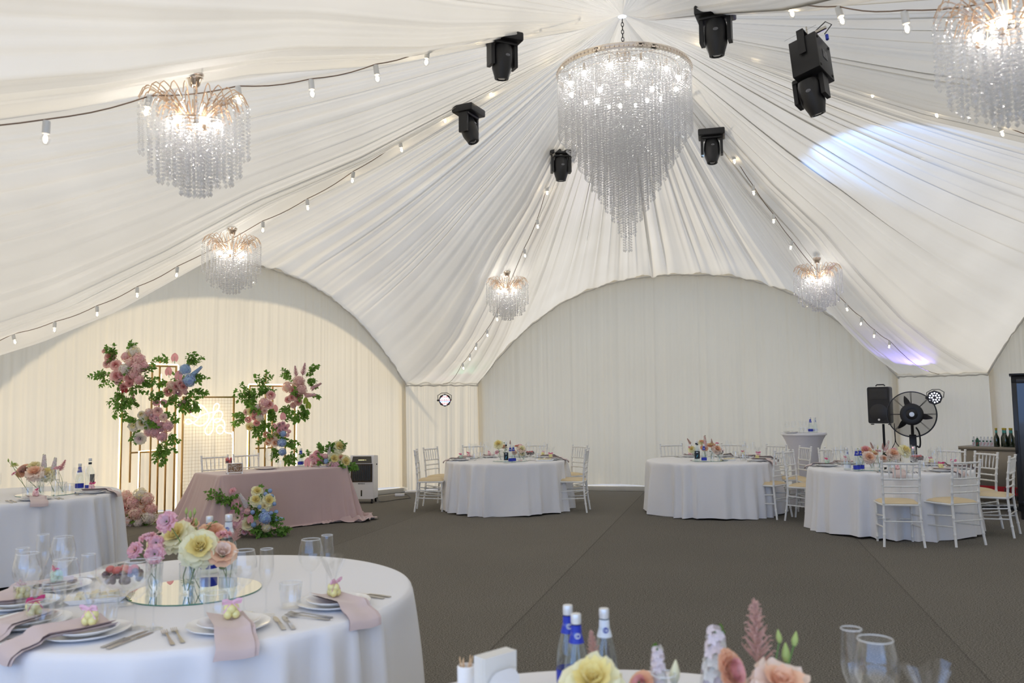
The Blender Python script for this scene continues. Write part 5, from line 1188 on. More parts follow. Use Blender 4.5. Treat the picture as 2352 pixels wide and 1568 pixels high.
def flower(kind, c1, c2, vx, vy, head, r, label, cat, group, tilt=(0, 0, .6), bend=.02, leaves=0, seed=None):
    """one cut flower: stem from inside its vase to the head, bloom on top"""
    base = Vector((vx+random.uniform(-.012, .012), vy+random.uniform(-.012, .012), ZC+.018)); t = empty({'garden': 'garden_rose', 'rose': 'rose', 'lisianthus': 'lisianthus', 'ranunculus': 'ranunculus', 'stock': 'stock_flower', 'astilbe': 'astilbe', 'bud': 'lisianthus_bud', 'leaf': 'leafy_stem'}[kind], base)
    tag(t, label, cat, group); H_ = Vector(head)-base; d = Vector(tilt)
    neck = H_ - d.normalized()*r*(.45 if kind not in ('stock', 'astilbe') else 1.2)
    mid = neck*.55+Vector((random.uniform(-bend, bend), random.uniform(-bend, bend), 0)); P = [Vector((0, 0, 0)), neck*.25, mid, neck]
    b = MB(); b.tube(cr(P, 4), .0026 if kind in ('garden', 'rose', 'ranunculus') else .0018, 6); b.build('stem', M_stem, t)
    if kind != 'leaf': bloom(kind, c1, c2, t, H_, r, tilt, 'bloom', seed)
    if leaves or kind == 'leaf':
        b = MB(); rng = random.Random(int(r*1e4)+leaves)
        for i in range(leaves or 8):
            p = P[1].lerp(H_, .35+.6*i/max(1, leaves or 8)); a = rng.random()*6.28; leaf(b, p, (cos(a), sin(a), .5), .035, .012, (0, -.5, 1))
        b.build('leaves', LEAF, t)
    return t
M_stem = STEM
GA = 'flowers on '+TD['A']
mx, my = -1.44, 3.77
mirror_at(mx, my, .285, 'round mirror tray under the vases, large foreground table', 'A')
VA = {'v0': (-1.451, 3.70, 0), 'v1': (-1.400, 3.75, 1), 'v2': (-1.290, 3.745, 2), 'v3': (-1.645, 3.80, 1), 'v4': (-1.52, 3.93, 3), 'v5': (-1.60, 3.70, 2)}
for k_, lb in (('v0', 'plain glass vase with crossed rose stems at the mirror centre'), ('v1', 'slim ribbed vase right of the plain vase on the mirror'), ('v2', 'flared textured vase with a peach rose, right side of the mirror'), ('v3', 'slim ribbed vase at the left of the mirror'), ('v4', 'low wide vase at the back of the mirror'), ('v5', 'flared vase behind the fruit bowl on the mirror')):
    vase(VA[k_][0], VA[k_][1], VA[k_][2], lb+', large foreground table' if len(lb.split()) < 12 else lb, 'A')
def fA(kind, c1, c2, v, px, py, Y, r, tilt, lb, leaves=0, cat='flower', seed=None):
    h = at(px, py, Y); flower(kind, c1, c2, VA[v][0], VA[v][1], h, r, lb+', large foreground table', cat, GA, tilt, .03, leaves, seed)
fA('garden', 'yel2', 'yellow', 'v0', 400, 1226, 3.76, .062, (-.15, -.55, .55), 'full yellow garden rose leaning left above the central vase')
fA('garden', 'yel2', 'yellow', 'v0', 459, 1254, 3.66, .070, (.25, -.85, .5), 'biggest yellow garden rose facing the camera')
fA('garden', 'yel2', 'cream', 'v3', 350, 1254, 3.86, .054, (-.5, -.3, .4), 'pale yellow garden rose at the far left of the bouquet')
fA('lisianthus', 'pink', 'mauve', 'v1', 380, 1196, 3.66, .042, (-.2, -.9, .4), 'pink lisianthus standing highest over the yellow roses')
fA('lisianthus', 'pink', 'mauve', 'v3', 338, 1230, 3.76, .034, (-.2, -.2, .9), 'pink lisianthus above the fruit bowl, seen from the side')
fA('lisianthus', 'pink', 'mauve', 'v3', 358, 1245, 3.72, .030, (.2, -.8, .4), 'small pink lisianthus tucked between the left roses')
fA('lisianthus', 'pink', 'coral', 'v5', 307, 1262, 3.66, .034, (-.3, -.8, .4), 'leftmost pink lisianthus over the fruit bowl')
fA('lisianthus', 'pink', 'mauve', 'v5', 354, 1272, 3.62, .038, (.1, -.9, .2), 'lowest pink lisianthus right of the fruit bowl')
fA('rose', 'peach', 'peach', 'v4', 486, 1217, 3.90, .052, (.1, -.3, .8), 'peach rose behind the biggest yellow rose', leaves=3)
fA('rose', 'peach', 'pale', 'v2', 512, 1266, 3.68, .050, (.3, -.6, .6), 'peach rose in the flared textured vase', leaves=4)
fA('rose', 'peach', 'blush', 'v4', 432, 1200, 3.90, .038, (0, -.3, .8), 'peach rose half hidden behind the tall lisianthus')
fA('lisianthus', 'coral', 'pink', 'v2', 513, 1224, 3.80, .034, (0, -.1, 1), 'coral pink lisianthus before the pale bottle')
for (x_, y_, r_, lb) in ((428, 1173, .017, 'left green bud of three at the top'), (437, 1181, .020, 'middle green bud of three at the top'), (447, 1174, .018, 'right green bud of three at the top'), (450, 1199, .022, 'plump green bud below the three top buds'), (448, 1215, .026, 'large pale green bud behind the roses')): fA('bud', 'lime', 'lime', 'v4', x_, y_, 3.9, r_, (0, 0, 1), lb)
fA('astilbe', 'rust', 'rust', 'v2', 545, 1222, 3.78, .042, (.35, 0, .9), 'rust coloured feathery plume')
fA('leaf', 'green', 'green', 'v4', 492, 1190, 3.88, .02, (.3, 0, .9), 'green leafy stem in front of the bottles', leaves=9)
# table E flowers
GE = 'flowers on '+TD['E']
mirror_at(.42, 1.98, .27, 'round mirror tray at the bottom edge of view, table with napkin holder', 'E')
VE = [(.20, 2.00, 0), (.36, 2.06, 1), (.50, 2.03, 3), (.60, 1.96, 2)]
for i, (x_, y_, v_) in enumerate(VE): vase(x_, y_, v_, ['leftmost', 'second from left', 'third from left', 'rightmost'][i]+' glass vase on the mirror, table with napkin holder', 'E')
def fE(kind, c1, c2, v, p, r, tilt, lb, leaves=0): flower(kind, c1, c2, VE[v][0], VE[v][1], p, r, lb+', table with napkin holder', 'flower', GE, tilt, .02, leaves)
fE('garden', 'yel2', 'yellow', 0, at(1362, 1560, 1.98), .060, (-.05, -.5, .8), 'large pale yellow garden rose')
fE('astilbe', 'rust', 'rust', 0, at(1362, 1482, 2.10), .030, (-.12, 0, 1), 'short rust plume between the water bottles')
fE('stock', 'lil', 'white', 1, at(1512, 1560, 2.10), .068, (0, 0, 1), 'short white and lilac stock flower')
fE('bud', 'yel2', 'lime', 1, at(1550, 1545, 2.08), .032, (.1, 0, 1), 'cream bud between the two stock flowers')
fE('ranunculus', 'peach', 'coral', 1, at(1468, 1568, 2.06), .034, (-.5, -.4, .5), 'peach bloom right of the pale yellow rose')
fE('stock', 'lil', 'white', 2, at(1642, 1560, 2.06), .105, (.05, 0, 1), 'tall white and lilac stock flower')
fE('ranunculus', 'peach', 'coral', 2, at(1690, 1540, 1.98), .050, (.6, -.5, .3), 'striped peach bloom beside the tall stock')
fE('astilbe', 'rust', 'dusty', 3, at(1738, 1460, 2.08), .070, (-.03, 0, 1), 'tallest dusty pink plume')
fE('bud', 'lime', 'lime', 3, at(1789, 1462, 2.06), .018, (-.1, 0, 1), 'left green bud of the pair'); fE('bud', 'lime', 'lime', 3, at(1826, 1468, 2.06), .020, (.2, 0, 1), 'right green bud of the pair'); fE('bud', 'lime', 'green', 3, at(1805, 1500, 2.06), .026, (0, 0, 1), 'green bud below the pair')
fE('garden', 'pale', 'peach', 3, at(1795, 1566, 1.97), .060, (.1, -.4, .8), 'pale peach garden rose')
put_wine('E', (.854, 1.997), 'clear wine glass at the bottom right, table with napkin holder'); put_flute('E', (.821, 2.054), 'clear champagne flute beside the wine glass, table with napkin holder', .752)
FAV[0].put((1.02, 2.09, ZC+.0), .3, 'wrapped sweets farthest right, table with napkin holder', 'favors on '+TD['E'])
# napkin holder and toothpick holder
pN = atz(1128, 1556, .76)
t = empty('napkin_holder', (-.055, 2.26, ZC), .75); t.scale = (1.0, 1.1, 1.22); tag(t, 'white napkin holder filled with paper napkins, table with napkin holder', 'napkin holder')
b = MB()
for s_ in (-1, 1):
    b.grid(lambda u, v, s_=s_: ((u-.5)*.11, s_*(.024+.004*v), .004+.09*v*(1-.25*(2*u-1)**4*(v > .5))), 9, 7)
    b.grid(lambda u, v, s_=s_: ((u-.5)*.11, s_*(.028+.004*v), .004+.09*v*(1-.25*(2*u-1)**4*(v > .5))), 9, 7)
b.box((0, 0, .003), (.115, .06, .006), bev=.002); b.build('holder', M['porcelain'], t)
M['paper'] = pmat('paper_napkin', (.82, .80, .74), .9)
b = MB()
for i in range(14): b.box((random.uniform(-.002, .002), -.019+.0029*i, .065), (.115, .0022, .118))
b.build('paper_napkins', M['paper'], t, smooth=False)
t = empty('toothpick_holder', (-.140, 2.36, ZC)); t.scale = (1.1, 1.1, 1.25); tag(t, 'small white cup with toothpicks left of the napkin holder', 'holder')
b = MB(); b.lathe([(.001, 0), (.020, 0), (.022, .004), (.023, .07), (.021, .072), (.020, .01), (.001, .008)], 20); b.build('cup', M['porcelain'], t)
M['pick'] = pmat('toothpick_wood', (.75, .52, .30), .7)
for i in range(10):
    b = MB(); a = random.random()*6.28; b.tube([(.004*cos(a), .004*sin(a), .01), (.017*cos(a), .017*sin(a), .085+random.uniform(-.006, .006))], .0012, 5); b.build('toothpick', M['pick'], t)
# fruit bowls and snack dishes
M['grape'] = pmat('dark_grape', (.06, .01, .03), .2, coat=.6, var=.4, vscale=30); M['berry'] = pmat('strawberry', (.55, .04, .04), .3, coat=.4); M['nut'] = pmat('cheese_cube', (.86, .78, .55), .5, var=.1)
def fruit_bowl(k, x, y, label, sc=1.0, foot=True):
    t = empty('fruit_bowl', (x, y, ZC)); tag(t, label, 'fruit bowl', 'footed fruit bowls'); t.scale = (sc, sc, sc)
    b = MB(); b.lathe([(.001, 0), (.042, 0), (.043, .003), (.012, .010), (.008, .03), (.012, .055), (.05, .07), (.09, .10), (.125, .145)], 32); b.lathe([(.12, .145), (.086, .104), (.048, .075), (.001, .062)], 32); b.build('glass_bowl', M['glass'], t)
    rng = random.Random(3)
    b = MB()
    for i in range(26): a = rng.random()*6.28; r_ = .075*sqrt(rng.random()); b.sph((r_*cos(a), r_*sin(a), .09+.035*rng.random()+r_*.25), .0135, 7, 5, sc=(1, 1, 1.15))
    b.build('grapes', M['grape'], t)
    b = MB()
    for i in range(9): a = rng.random()*6.28; r_ = .065*sqrt(rng.random()); b.sph((r_*cos(a), r_*sin(a), .140+.012*rng.random()), .020, 8, 6, sc=(1, 1, .8))
    b.build('strawberries', M['berry'], t)
    b = MB(); b.grid(lambda u, v: ((.118*v)*cos(u*2*pi)*1.0, .118*v*sin(u*2*pi), .172-.027*v**3+.004*sin(u*40)*v), 40, 6, cu=True); b.build('cling_film', M['wrap'], t)
fruit_bowl('A', -1.65, 3.52, 'footed glass bowl of grapes and strawberries, large foreground table')
fruit_bowl('C', .25, 12.55, 'footed glass fruit bowl right of the flowers, table below corner spotlight', .85)
fruit_bowl('D', 2.99, 12.05, 'footed glass fruit bowl right of the flowers, table near tall cocktail table', .9)
fruit_bowl('F', 4.98, 10.2, 'footed glass fruit bowl behind the yellow rose, table before pedestal fan', .95)
def snack_dish(x, y, label, rz, w=.24, z=ZC):
    t = empty('snack_dish', (x, y, z), rz); tag(t, label, 'dish', 'white dishes of cheese')
    b = MB(); b.loft([[(sx*w/2*f, sy*w*.28*f, z_) for sx, sy in ((-1, -1), (1, -1), (1, 1), (-1, 1))] for f, z_ in ((.8, 0), (1, .022), (.97, .022), (.78, .006), (.02, .006))], True, False); b.build('dish', M['porcelain'], t)
    rng = random.Random(8)
    b = MB()
    for i in range(34): b.box((rng.uniform(-.42, .42)*w*.8, rng.uniform(-.25, .25)*w*.75, .022+rng.uniform(0, .014)), (.02, .02, .014), M=Matrix.Rotation(0, 4, 'Z'))
    b.build('cheese_cubes', M['nut'], t, smooth=False)
snack_dish(-1.80, 3.60, 'white dish of cheese cubes left of the fruit bowl, large foreground table', .35)
snack_dish(.46, 12.35, 'white dish of cheese cubes, table below corner spotlight', 0, .28)
snack_dish(3.10, 11.9, 'white dish of cheese cubes, table near tall cocktail table', 0, .2)
p = ht(.78, .22); snack_dish(p.x, p.y, 'white dish of cheese on the dusty rose head table', angH, .28)
# wooden toothpick loop ornament standing behind the wine glass
# centrepieces of the other tables
def centre(k, cx, cy, specs, vases, R=.27, rz=0.0):
    T = TD[k]; mirror_at(cx, cy, R, 'round mirror tray under the vases, '+T, k)
    for i, (dx, dy, v_) in enumerate(vases): vase(cx+dx, cy+dy, v_, '%s glass vase from left on the mirror, %s' % (['first', 'second', 'third', 'fourth', 'fifth', 'sixth'][i], T), k)
    for (kind, c1, c2, vi, px, py, dY, r, tilt, lb) in specs:
        dx, dy, _ = vases[vi]; flower(kind, c1, c2, cx+dx, cy+dy, at(px, py, cy+dy+dY), r, lb+', '+T, 'flower', 'flowers on '+T, tilt, .02, 3 if kind in ('rose', 'garden') else 0)
U = (0, -.2, 1)
centre('B', -4.66, 8.25, [('ranunculus', 'peach', 'rust', 1, 53, 1078, 0, .078, (-.1, -.7, .6), 'open peach bloom with dark centre'), ('garden', 'pale', 'peach', 2, 79, 1082, 0, .075, (0, -.6, .7), 'pale blush garden rose'), ('garden', 'yel2', 'yellow', 3, 106, 1087, -.05, .066, (.1, -.7, .5), 'yellow garden rose'),
 ('garden', 'yel2', 'cream', 2, 78, 1066, .1, .05, U, 'pale yellow rose behind the blush rose'), ('stock', 'lil', 'white', 3, 101, 1064, .05, .075, (0, 0, 1), 'taller lilac stock flower'), ('stock', 'lil', 'white', 4, 124, 1070, .05, .070, (.15, 0, 1), 'lilac stock flower beside the plume'), ('astilbe', 'coral', 'rust', 4, 143, 1070, 0, .055, (.45, 0, .9), 'rust pink plume leaning right'),
 ('lisianthus', 'pink', 'mauve', 4, 133, 1073, 0, .035, U, 'pink lisianthus under the plume'), ('bud', 'lime', 'lime', 0, 19, 1057, 0, .020, U, 'leftmost green bud'), ('bud', 'lime', 'lime', 0, 27, 1062, 0, .020, U, 'green bud beside the leftmost one'), ('rose', 'yel2', 'lime', 1, 33, 1067, .05, .032, U, 'small cream rose'), ('lisianthus', 'pink', 'hot', 0, 32, 1086, 0, .026, (-.4, -.3, .7), 'small dark pink bloom low on the left')],
 [(-.17, 0, 1), (-.09, .05, 0), (-.02, -.06, 1), (.06, .05, 2), (.16, 0, 3)])
centre('C', -.04, 12.45, [('garden', 'yel2', 'yellow', 0, 1144, 1018, 0, .060, (-.2, -.7, .6), 'large yellow garden rose on the left'), ('rose', 'pale', 'peach', 1, 1157, 1025, .05, .048, U, 'pale rose next to the yellow rose'), ('lisianthus', 'pink', 'mauve', 0, 1141, 1038, 0, .030, (-.3, -.6, .5), 'low pink lisianthus'), ('ranunculus', 'peach', 'coral', 3, 1187, 1023, 0, .036, U, 'peach bloom at the top right'),
 ('ranunculus', 'peach', 'coral', 2, 1181, 1038, 0, .040, (0, -.7, .5), 'peach bloom beside the blue bottles'), ('garden', 'pale', 'yel2', 4, 1199, 1029, 0, .055, (.3, -.6, .6), 'pale garden rose on the right'), ('astilbe', 'rust', 'rust', 2, 1172, 1016, .05, .030, (0, 0, 1), 'small rust plume'), ('lisianthus', 'pink', 'pale', 3, 1194, 1021, .05, .03, U, 'blush lisianthus at the top'), ('leaf', 'green', 'green', 1, 1160, 1014, 0, .02, U, 'leafy green stem'), ('rose', 'cream', 'lime', 4, 1200, 1040, 0, .035, (.3, -.5, .4), 'cream rose low on the right')],
 [(-.15, 0, 1), (-.08, .06, 0), (.06, .0, 2), (.13, .05, 1), (.20, 0, 0)])
centre('D', 2.84, 11.98, [('astilbe', 'rust', 'rust', 0, 1583, 1014, 0, .045, (-.5, 0, .85), 'dark rust plume leaning left'), ('ranunculus', 'peach', 'coral', 1, 1618, 1027, 0, .055, (0, -.7, .6), 'orange bloom with open centre'), ('rose', 'peach', 'cream', 2, 1634, 1021, .05, .058, U, 'peach rose above the others'), ('garden', 'yel2', 'peach', 1, 1612, 1014, .08, .050, U, 'yellow rose at the back'), ('stock', 'blush', 'white', 1, 1619, 1012, .02, .065, (0, 0, 1), 'upright pink stock flower'),
 ('garden', 'pale', 'peach', 3, 1648, 1030, 0, .060, (.3, -.6, .6), 'pale peach garden rose on the right'), ('astilbe', 'rust', 'rust', 2, 1635, 1014, 0, .036, (-.1, 0, 1), 'slim upright rust plume'), ('lisianthus', 'pink', 'hot', 3, 1647, 1017, 0, .026, U, 'small dark pink bloom'), ('garden', 'yel2', 'yellow', 0, 1588, 1030, 0, .045, (-.3, -.5, .6), 'pale yellow rose behind the black bottle'), ('lisianthus', 'pink', 'hot', 0, 1585, 1026, .03, .026, U, 'tiny dark pink bloom on the left')],
 [(-.18, .02, 1), (-.05, .0, 0), (.05, .04, 2), (.15, 0, 3)])
centre('F', 4.44, 10.05, [('rose', 'peach', 'coral', 0, 1988, 1032, 0, .058, (-.2, -.5, .7), 'orange peach rose on the left'), ('garden', 'pale', 'peach', 1, 1997, 1049, -.08, .062, (-.1, -.8, .4), 'blush garden rose facing forward'), ('rose', 'peach', 'cream', 1, 2006, 1039, .03, .045, U, 'peach rose in the middle left'), ('astilbe', 'rust', 'rust', 1, 2003, 1024, .03, .040, (-.35, 0, .9), 'left rust plume'), ('astilbe', 'rust', 'rust', 2, 2028, 1026, .03, .038, (0, 0, 1), 'right rust plume'),
 ('stock', 'blush', 'white', 2, 2037, 1025, .03, .062, (.35, 0, 1), 'pale pink stock flower'), ('lisianthus', 'pink', 'coral', 3, 2053, 1030, .03, .030, U, 'dark pink bloom before the fan cable'), ('garden', 'pale', 'peach', 3, 2053, 1040, -.02, .064, (.1, -.6, .6), 'blush garden rose in the middle right'), ('garden', 'yel2', 'yellow', 4, 2081, 1033, 0, .068, (.35, -.6, .5), 'bright yellow garden rose'), ('bud', 'yel2', 'lime', 1, 2016, 1026, .04, .028, U, 'cream green bud'), ('lisianthus', 'pink', 'pale', 2, 2017, 1034, 0, .030, U, 'small blush lisianthus'),
 ('rose', 'pale', 'peach', 2, 2031, 1052, -.06, .036, (.1, -.7, .3), 'small peach rose low in the middle'), ('leaf', 'green', 'green', 0, 1972, 1027, .02, .02, (-.3, 0, 1), 'dark green leafy stem on the left')],
 [(-.20, .02, 0), (-.10, -.05, 1), (.02, .02, 2), (.12, -.02, 1), (.22, .02, 3)], R=.30)
# card stand with loop
# things on the head table
t = empty('openwork_box', ht(-.64, .10, ZC), angH-.35); tag(t, 'white openwork wooden box on the left corner of the head table', 'box')
b = MB(); b.box((0, .05, .075), (.19, .13, .12)); 
for sx in (-1, 1):
    for sy in (-.01, .11): b.box((sx*.088, sy, .008), (.02, .02, .016))
b.build('box_body', M['porcelain'], t, smooth=False)
M['lacew'] = pmat('white_fretwork', (.72, .68, .62), .6); M['laced'] = pmat('fretwork_gap', (.30, .18, .10), .8)
b = MB(); b.box((0, -.0165, .077), (.172, .002, .10)); b.build('front_panel', M['laced'], t, smooth=False)
b = MB(); rng = random.Random(2)
for i in range(70): x_, z_ = rng.uniform(-.078, .078), rng.uniform(.035, .118); a = rng.random()*6; b.tube([(x_, -.0185, z_), (x_+.010*cos(a), -.0185, z_+.010*sin(a)), (x_+.018*cos(a+.8), -.0185, z_+.014*sin(a+.8))], .0022, 4)
b.build('fretwork', M['lacew'], t)
t = empty('fruit_cup', ht(-.56, .42, ZC)); tag(t, 'glass cup of dark berries and sweets behind the white openwork box', 'glass cup')
b = MB(); b.lathe([(.001, 0), (.035, 0), (.02, .01), (.02, .09), (.045, .11), (.058, .15), (.05, .205)], 20); b.build('glass_cup', M['glass'], t)
b = MB()
for i in range(16): a = random.random()*6; b.sph((.033*cos(a), .033*sin(a), .125+.06*random.random()), .016, 7, 5)
b.build('berries', M['berry'], t)
b = MB()
for i in range(12): a = random.random()*6; b.sph((.03*cos(a), .03*sin(a), .12+.02*random.random()), .016, 7, 5)
b.build('dark_berries', M['grape'], t)
p = ht(-.10, .60); one('champagne_flute', flutF, (p.x, p.y, ZC), 0, 'champagne flute left of the wine glass, head table', 'flute', 'glasses on the head table'); p = ht(.13, .62); one('wine_glass', wineF, (p.x, p.y, ZC), 0, 'wine glass behind the pink napkin, head table', 'wine glass', 'glasses on the head table')
p = ht(.27, .55); one('tumbler_glass', tum_m, (p.x, p.y, ZC), 0, 'tumbler right of the wine glass, head table', 'tumbler', 'glasses on the head table')
p = ht(.02, .50); one('dinner_plate', plate_L, (p.x, p.y, ZC), 0, 'white plate with folded napkin in the middle of the head table', 'plate'); b = MB(); b.box((0, 0, 0), (.17, .09, .012), bev=.004); tag(b.build('napkin', M['rosenap'], loc=(p.x, p.y, ZC+.031), rot=(0, 0, angH)), 'folded pink napkin lying on the head table plate', 'napkin')
for i, (w_, lb) in enumerate(((.62, 'left'), (.70, 'right'))): p = ht(.63+.06*i, w_); put_bottle('blue', p.x, p.y, ZC, '%s one of two bottles behind the head table flowers' % lb, 'bottles on the head table')

# ------------------------------------------------------------------ tall cocktail table and what stands on it
M['stretch'] = pmat('pale_grey_stretch_cloth', (.70, .69, .74), .75, sheen=.2)
hx, hy = 4.53, 12.85
t = empty('cocktail_table', (hx, hy, 0)); tag(t, 'tall cocktail table in a tight pale grey stretch cover near the back wall', 'table')
b = MB(); n = 48; rings = []
for z_, r_, lob in ((.0, .30, .35), (.03, .285, .4), (.12, .235, .3), (.30, .20, .10), (.55, .20, 0), (.75, .215, 0), (.90, .245, 0), (1.0, .285, 0), (1.06, .32, 0), (1.085, .335, 0), (1.10, .335, 0), (1.102, .325, 0), (1.102, .001, 0)):
    rings.append([(r_*(1+lob*.5*(cos(4*2*pi*k/n)-.3))*cos(2*pi*k/n), r_*(1+lob*.5*(cos(4*2*pi*k/n)-.3))*sin(2*pi*k/n), z_) for k in range(n)])
b.loft(rings); b.build('stretch_cover', M['stretch'], t)
b = MB(); b.lathe([(.338, 1.070), (.341, 1.076), (.341, 1.096), (.337, 1.102)], 48); b.build('tabletop_rim', M['linen'], t)
TH_ = 'tall cocktail table'; ZH = 1.1035
for i, (px, lb) in enumerate(((1808, 'first'), (1823, 'second'), (1838, 'third'), (1847, 'fourth'), (1856, 'fifth'))): 
    p = at(px, 985, hy+(.05 if i % 2 else -.08)); one('wine_glass' if i != 2 else 'champagne_flute', wineF if i != 2 else flutF, (p.x, p.y, ZH), 0, '%s stemmed glass from the left, tall cocktail table' % lb, 'wine glass', 'glasses on the cocktail table').scale = (.72, .72, .72)
for i, px in enumerate((1840, 1850)): p = at(px, 985, hy-.14-.03*i); one('tumbler_glass', tum_m, (p.x, p.y, ZH), 0, '%s tumbler beside the bottles, tall cocktail table' % ('left', 'right')[i], 'tumbler', 'glasses on the cocktail table').scale = (.85, .85, .85)
p = at(1817, 990, hy-.12); o = one('dinner_plate', plate_L, (p.x, p.y, ZH), 0, 'white plate with cutlery at the left, tall cocktail table', 'plate'); o.scale = (.72, .72, .9)
for i in range(3): q = p+Vector((-.02+.02*i, 0, 0)); one('fork', fork_m, (q.x, q.y, ZH+.02), 1.5+.2*i, 'fork on the plate, %s of three, tall cocktail table' % ('nearest', 'middle', 'farthest')[i], 'fork', 'cutlery on the cocktail table')
p = at(1862, 990, hy-.05); put_bottle('blue', p.x, p.y, ZH, 'slim blue topped bottle, tall cocktail table', 'bottles on the cocktail table', .95); p = at(1873, 990, hy-.02); put_bottle('pale', p.x, p.y, ZH, 'pale bottle farthest right, tall cocktail table', 'bottles on the cocktail table', .95)

# ------------------------------------------------------------------ air cooler with its cable and adapter
cc = Vector((-2.51, 13.86, 0)); t = empty('air_cooler', cc, -.13+.06); tag(t, 'white and black portable air cooler on castors beside the head table', 'air cooler')
M['cool_w'] = pmat('cooler_white_plastic', (.74, .74, .78), .35); M['smoke'] = pmat('smoked_panel', (.03, .028, .022), .15, coat=.5); M['ledy'] = emis('panel_led', (1, .85, .4), 3)
w, d_, h0, h1 = .40, .32, .075, .79
prof = [(-.16, h0), (-.16, .38), (-.150, .655), (-.115, .775), (-.10, h1), (.16, h1-.02), (.17, .70), (.16, h0)]
b = MB(); b.loft([[(x_*1.0, y_, z_) for y_, z_ in prof] for x_ in (-w/2, -w/2+.012, w/2-.012, w/2)], True, True); b.build('body', M['cool_w'], t, smooth=False)
b = MB(); b.add([(-.17, -.1525, .660), (.17, -.1525, .660), (.155, -.122, .772), (-.155, -.122, .772)], [(0, 1, 2, 3)]); b.build('control_panel', M['smoke'], t, smooth=False)
b = MB(); b.box((0, -.159, .50), (.365, .014, .30), bev=.004); b.build('front_panel', M['smoke'], t, smooth=False)
M['grille'] = pmat('blue_black_grille', (.03, .06, .09), .3)
b = MB()
for i in range(9): b.box((-.14+.035*i, -.168, .50), (.007, .006, .25))
for i in range(12): b.box((0, -.170, .385+.021*i), (.30, .005, .006))
b.build('grille', M['grille'], t, smooth=False)
b = MB()
for i in range(9): b.box((-.055+.0135*i+(.012 if i == 8 else 0), -.1405, .712), (.008, .003, .005))
b.build('panel_lights', M['ledy'], t, smooth=False)
b = MB(); b.box((0, -.1615, .17), (.022, .003, .10), bev=.001); b.build('water_window', M['smoke'], t)
for sx in (-1, 1):
    for sy in (-.13, .13): b = MB(); b.cyl((0, 0, 0), .028, .03, 12, M=Matrix.Rotation(pi/2, 4, 'Y')); b.box((0, 0, .03), (.03, .03, .03)); b.build('caster', M['black'], t, loc=(sx*.17, sy, .028))
b = MB(); b.sph((.203, .05, .63), .012, 8, 6); b.build('side_catch', M['black'], t)
def text(name, s, mat, parent, loc, rot, size, ext=.0006, align='CENTER'):
    c = bpy.data.curves.new(name, 'FONT'); c.body = s; c.size = size; c.extrude = ext; c.align_x = align; c.align_y = 'CENTER'; c.materials.append(mat)
    tmp = bpy.data.objects.new('tmp', c); COL.objects.link(tmp); bpy.context.view_layer.update(); me = bpy.data.meshes.new_from_object(tmp.evaluated_get(bpy.context.evaluated_depsgraph_get())); bpy.data.objects.remove(tmp); o = bpy.data.objects.new(name, me); COL.objects.link(o); o.parent = parent; o.location = loc; o.rotation_euler = rot; return o
text('brand_lettering', 'BENDO', M['black'], t, (0, -.162, .325), (pi/2, 0, 0), .034)
b = MB(); P = [at(862, 1130, 14.0), atz(868, 1146, .01), atz(876, 1152, .01), atz(905, 1148, .01), atz(936, 1144, .01), atz(943, 1142, .01), atz(936, 1136, .01), atz(926, 1134, .02)]
P[0] = Vector((cc.x+.19, cc.y+.1, .14)); o = None
b.tube(cr(P, 5), .0055, 6); tag(b.build('power_cable', M['black']), 'black power cable running from the air cooler across the carpet', 'cable')
p = atz(918, 1139, .0); b = MB(); b.box((0, 0, .022), (.17, .06, .044), bev=.006); tag(b.build('power_adapter', M['cool_w'], loc=(p.x, p.y, 0), rot=(0, 0, .1)), 'white power strip box on the carpet by the left curtain', 'adapter')

# ------------------------------------------------------------------ loudspeaker on a pole, pedestal fan
sp = at(2024, 930, 13.15); t = empty('loudspeaker', (sp.x, sp.y, sp.z-.30), -.68); tag(t, 'black loudspeaker on a pole stand left of the pedestal fan', 'speaker')
b = MB(); rings = []
n = 4
for y_, wx, hz in ((-.16, .205, .29), (-.17, .195, .28)): pass
def rr_(wx, wz, y_, cz=.30, r_=.03, k=4):
    out = []
    for sx, sz, a0 in ((1, 1, 0), (-1, 1, 90), (-1, -1, 180), (1, -1, 270)):
        for i in range(k+1): a = radians(a0+90*i/k); out.append((sx*(wx-r_)+r_*cos(a), y_, cz+sz*(wz-r_)+r_*sin(a)))
    return out
b.loft([rr_(.165, .285, -.15), rr_(.17, .29, -.13), rr_(.17, .29, .02), rr_(.11, .26, .15)], True, True); b.build('cabinet', M['black'], t)
M['blk2'] = pmat('satin_black', (.022, .022, .025), .35)
b = MB(); b.loft([rr_(.16, .10, -.172, .46, .02), rr_(.15, .09, -.150, .46, .02), rr_(.06, .04, -.09, .46, .01)], True, True); b.lathe([(.16, 0)], 3); b.build('horn', M['blk2'], t) if False else None
b = MB(); b.loft([rr_(.135, .085, -.1515, .47, .02), rr_(.125, .075, -.153, .47, .02), rr_(.08, .03, -.152, .47, .01)], True, True); b.build('horn', M['blk2'], t)
b = MB(); b.lathe([(.001, .006), (.125, .004), (.14, 0)], 32, M=Matrix.Translation((0, -.1515, .18)) @ Matrix.Rotation(pi/2, 4, 'X')); b.build('woofer_grille', M['blk2'], t)
b = MB(); b.cyl((0, -.181, .055), .018, .004, 12, M=None); b.build('badge', M['cap_w'], t) if False else None
b = MB(); b.lathe([(.001, 0), (.018, 0)], 12, M=Matrix.Translation((0, -.160, .07)) @ Matrix.Rotation(pi/2, 4, 'X')); b.build('round_badge', M['cap_w'], t)
b = MB(); b.tube([(-.07, .0, .605), (-.05, .0, .625), (.05, .0, .625), (.07, .0, .605)], .010, 6); b.build('top_handle', M['black'], t)
for sx in (-1, 1): b = MB(); b.box((sx*.13, -.05, -.004), (.04, .06, .015), bev=.004); b.build('foot', M['black'], t)
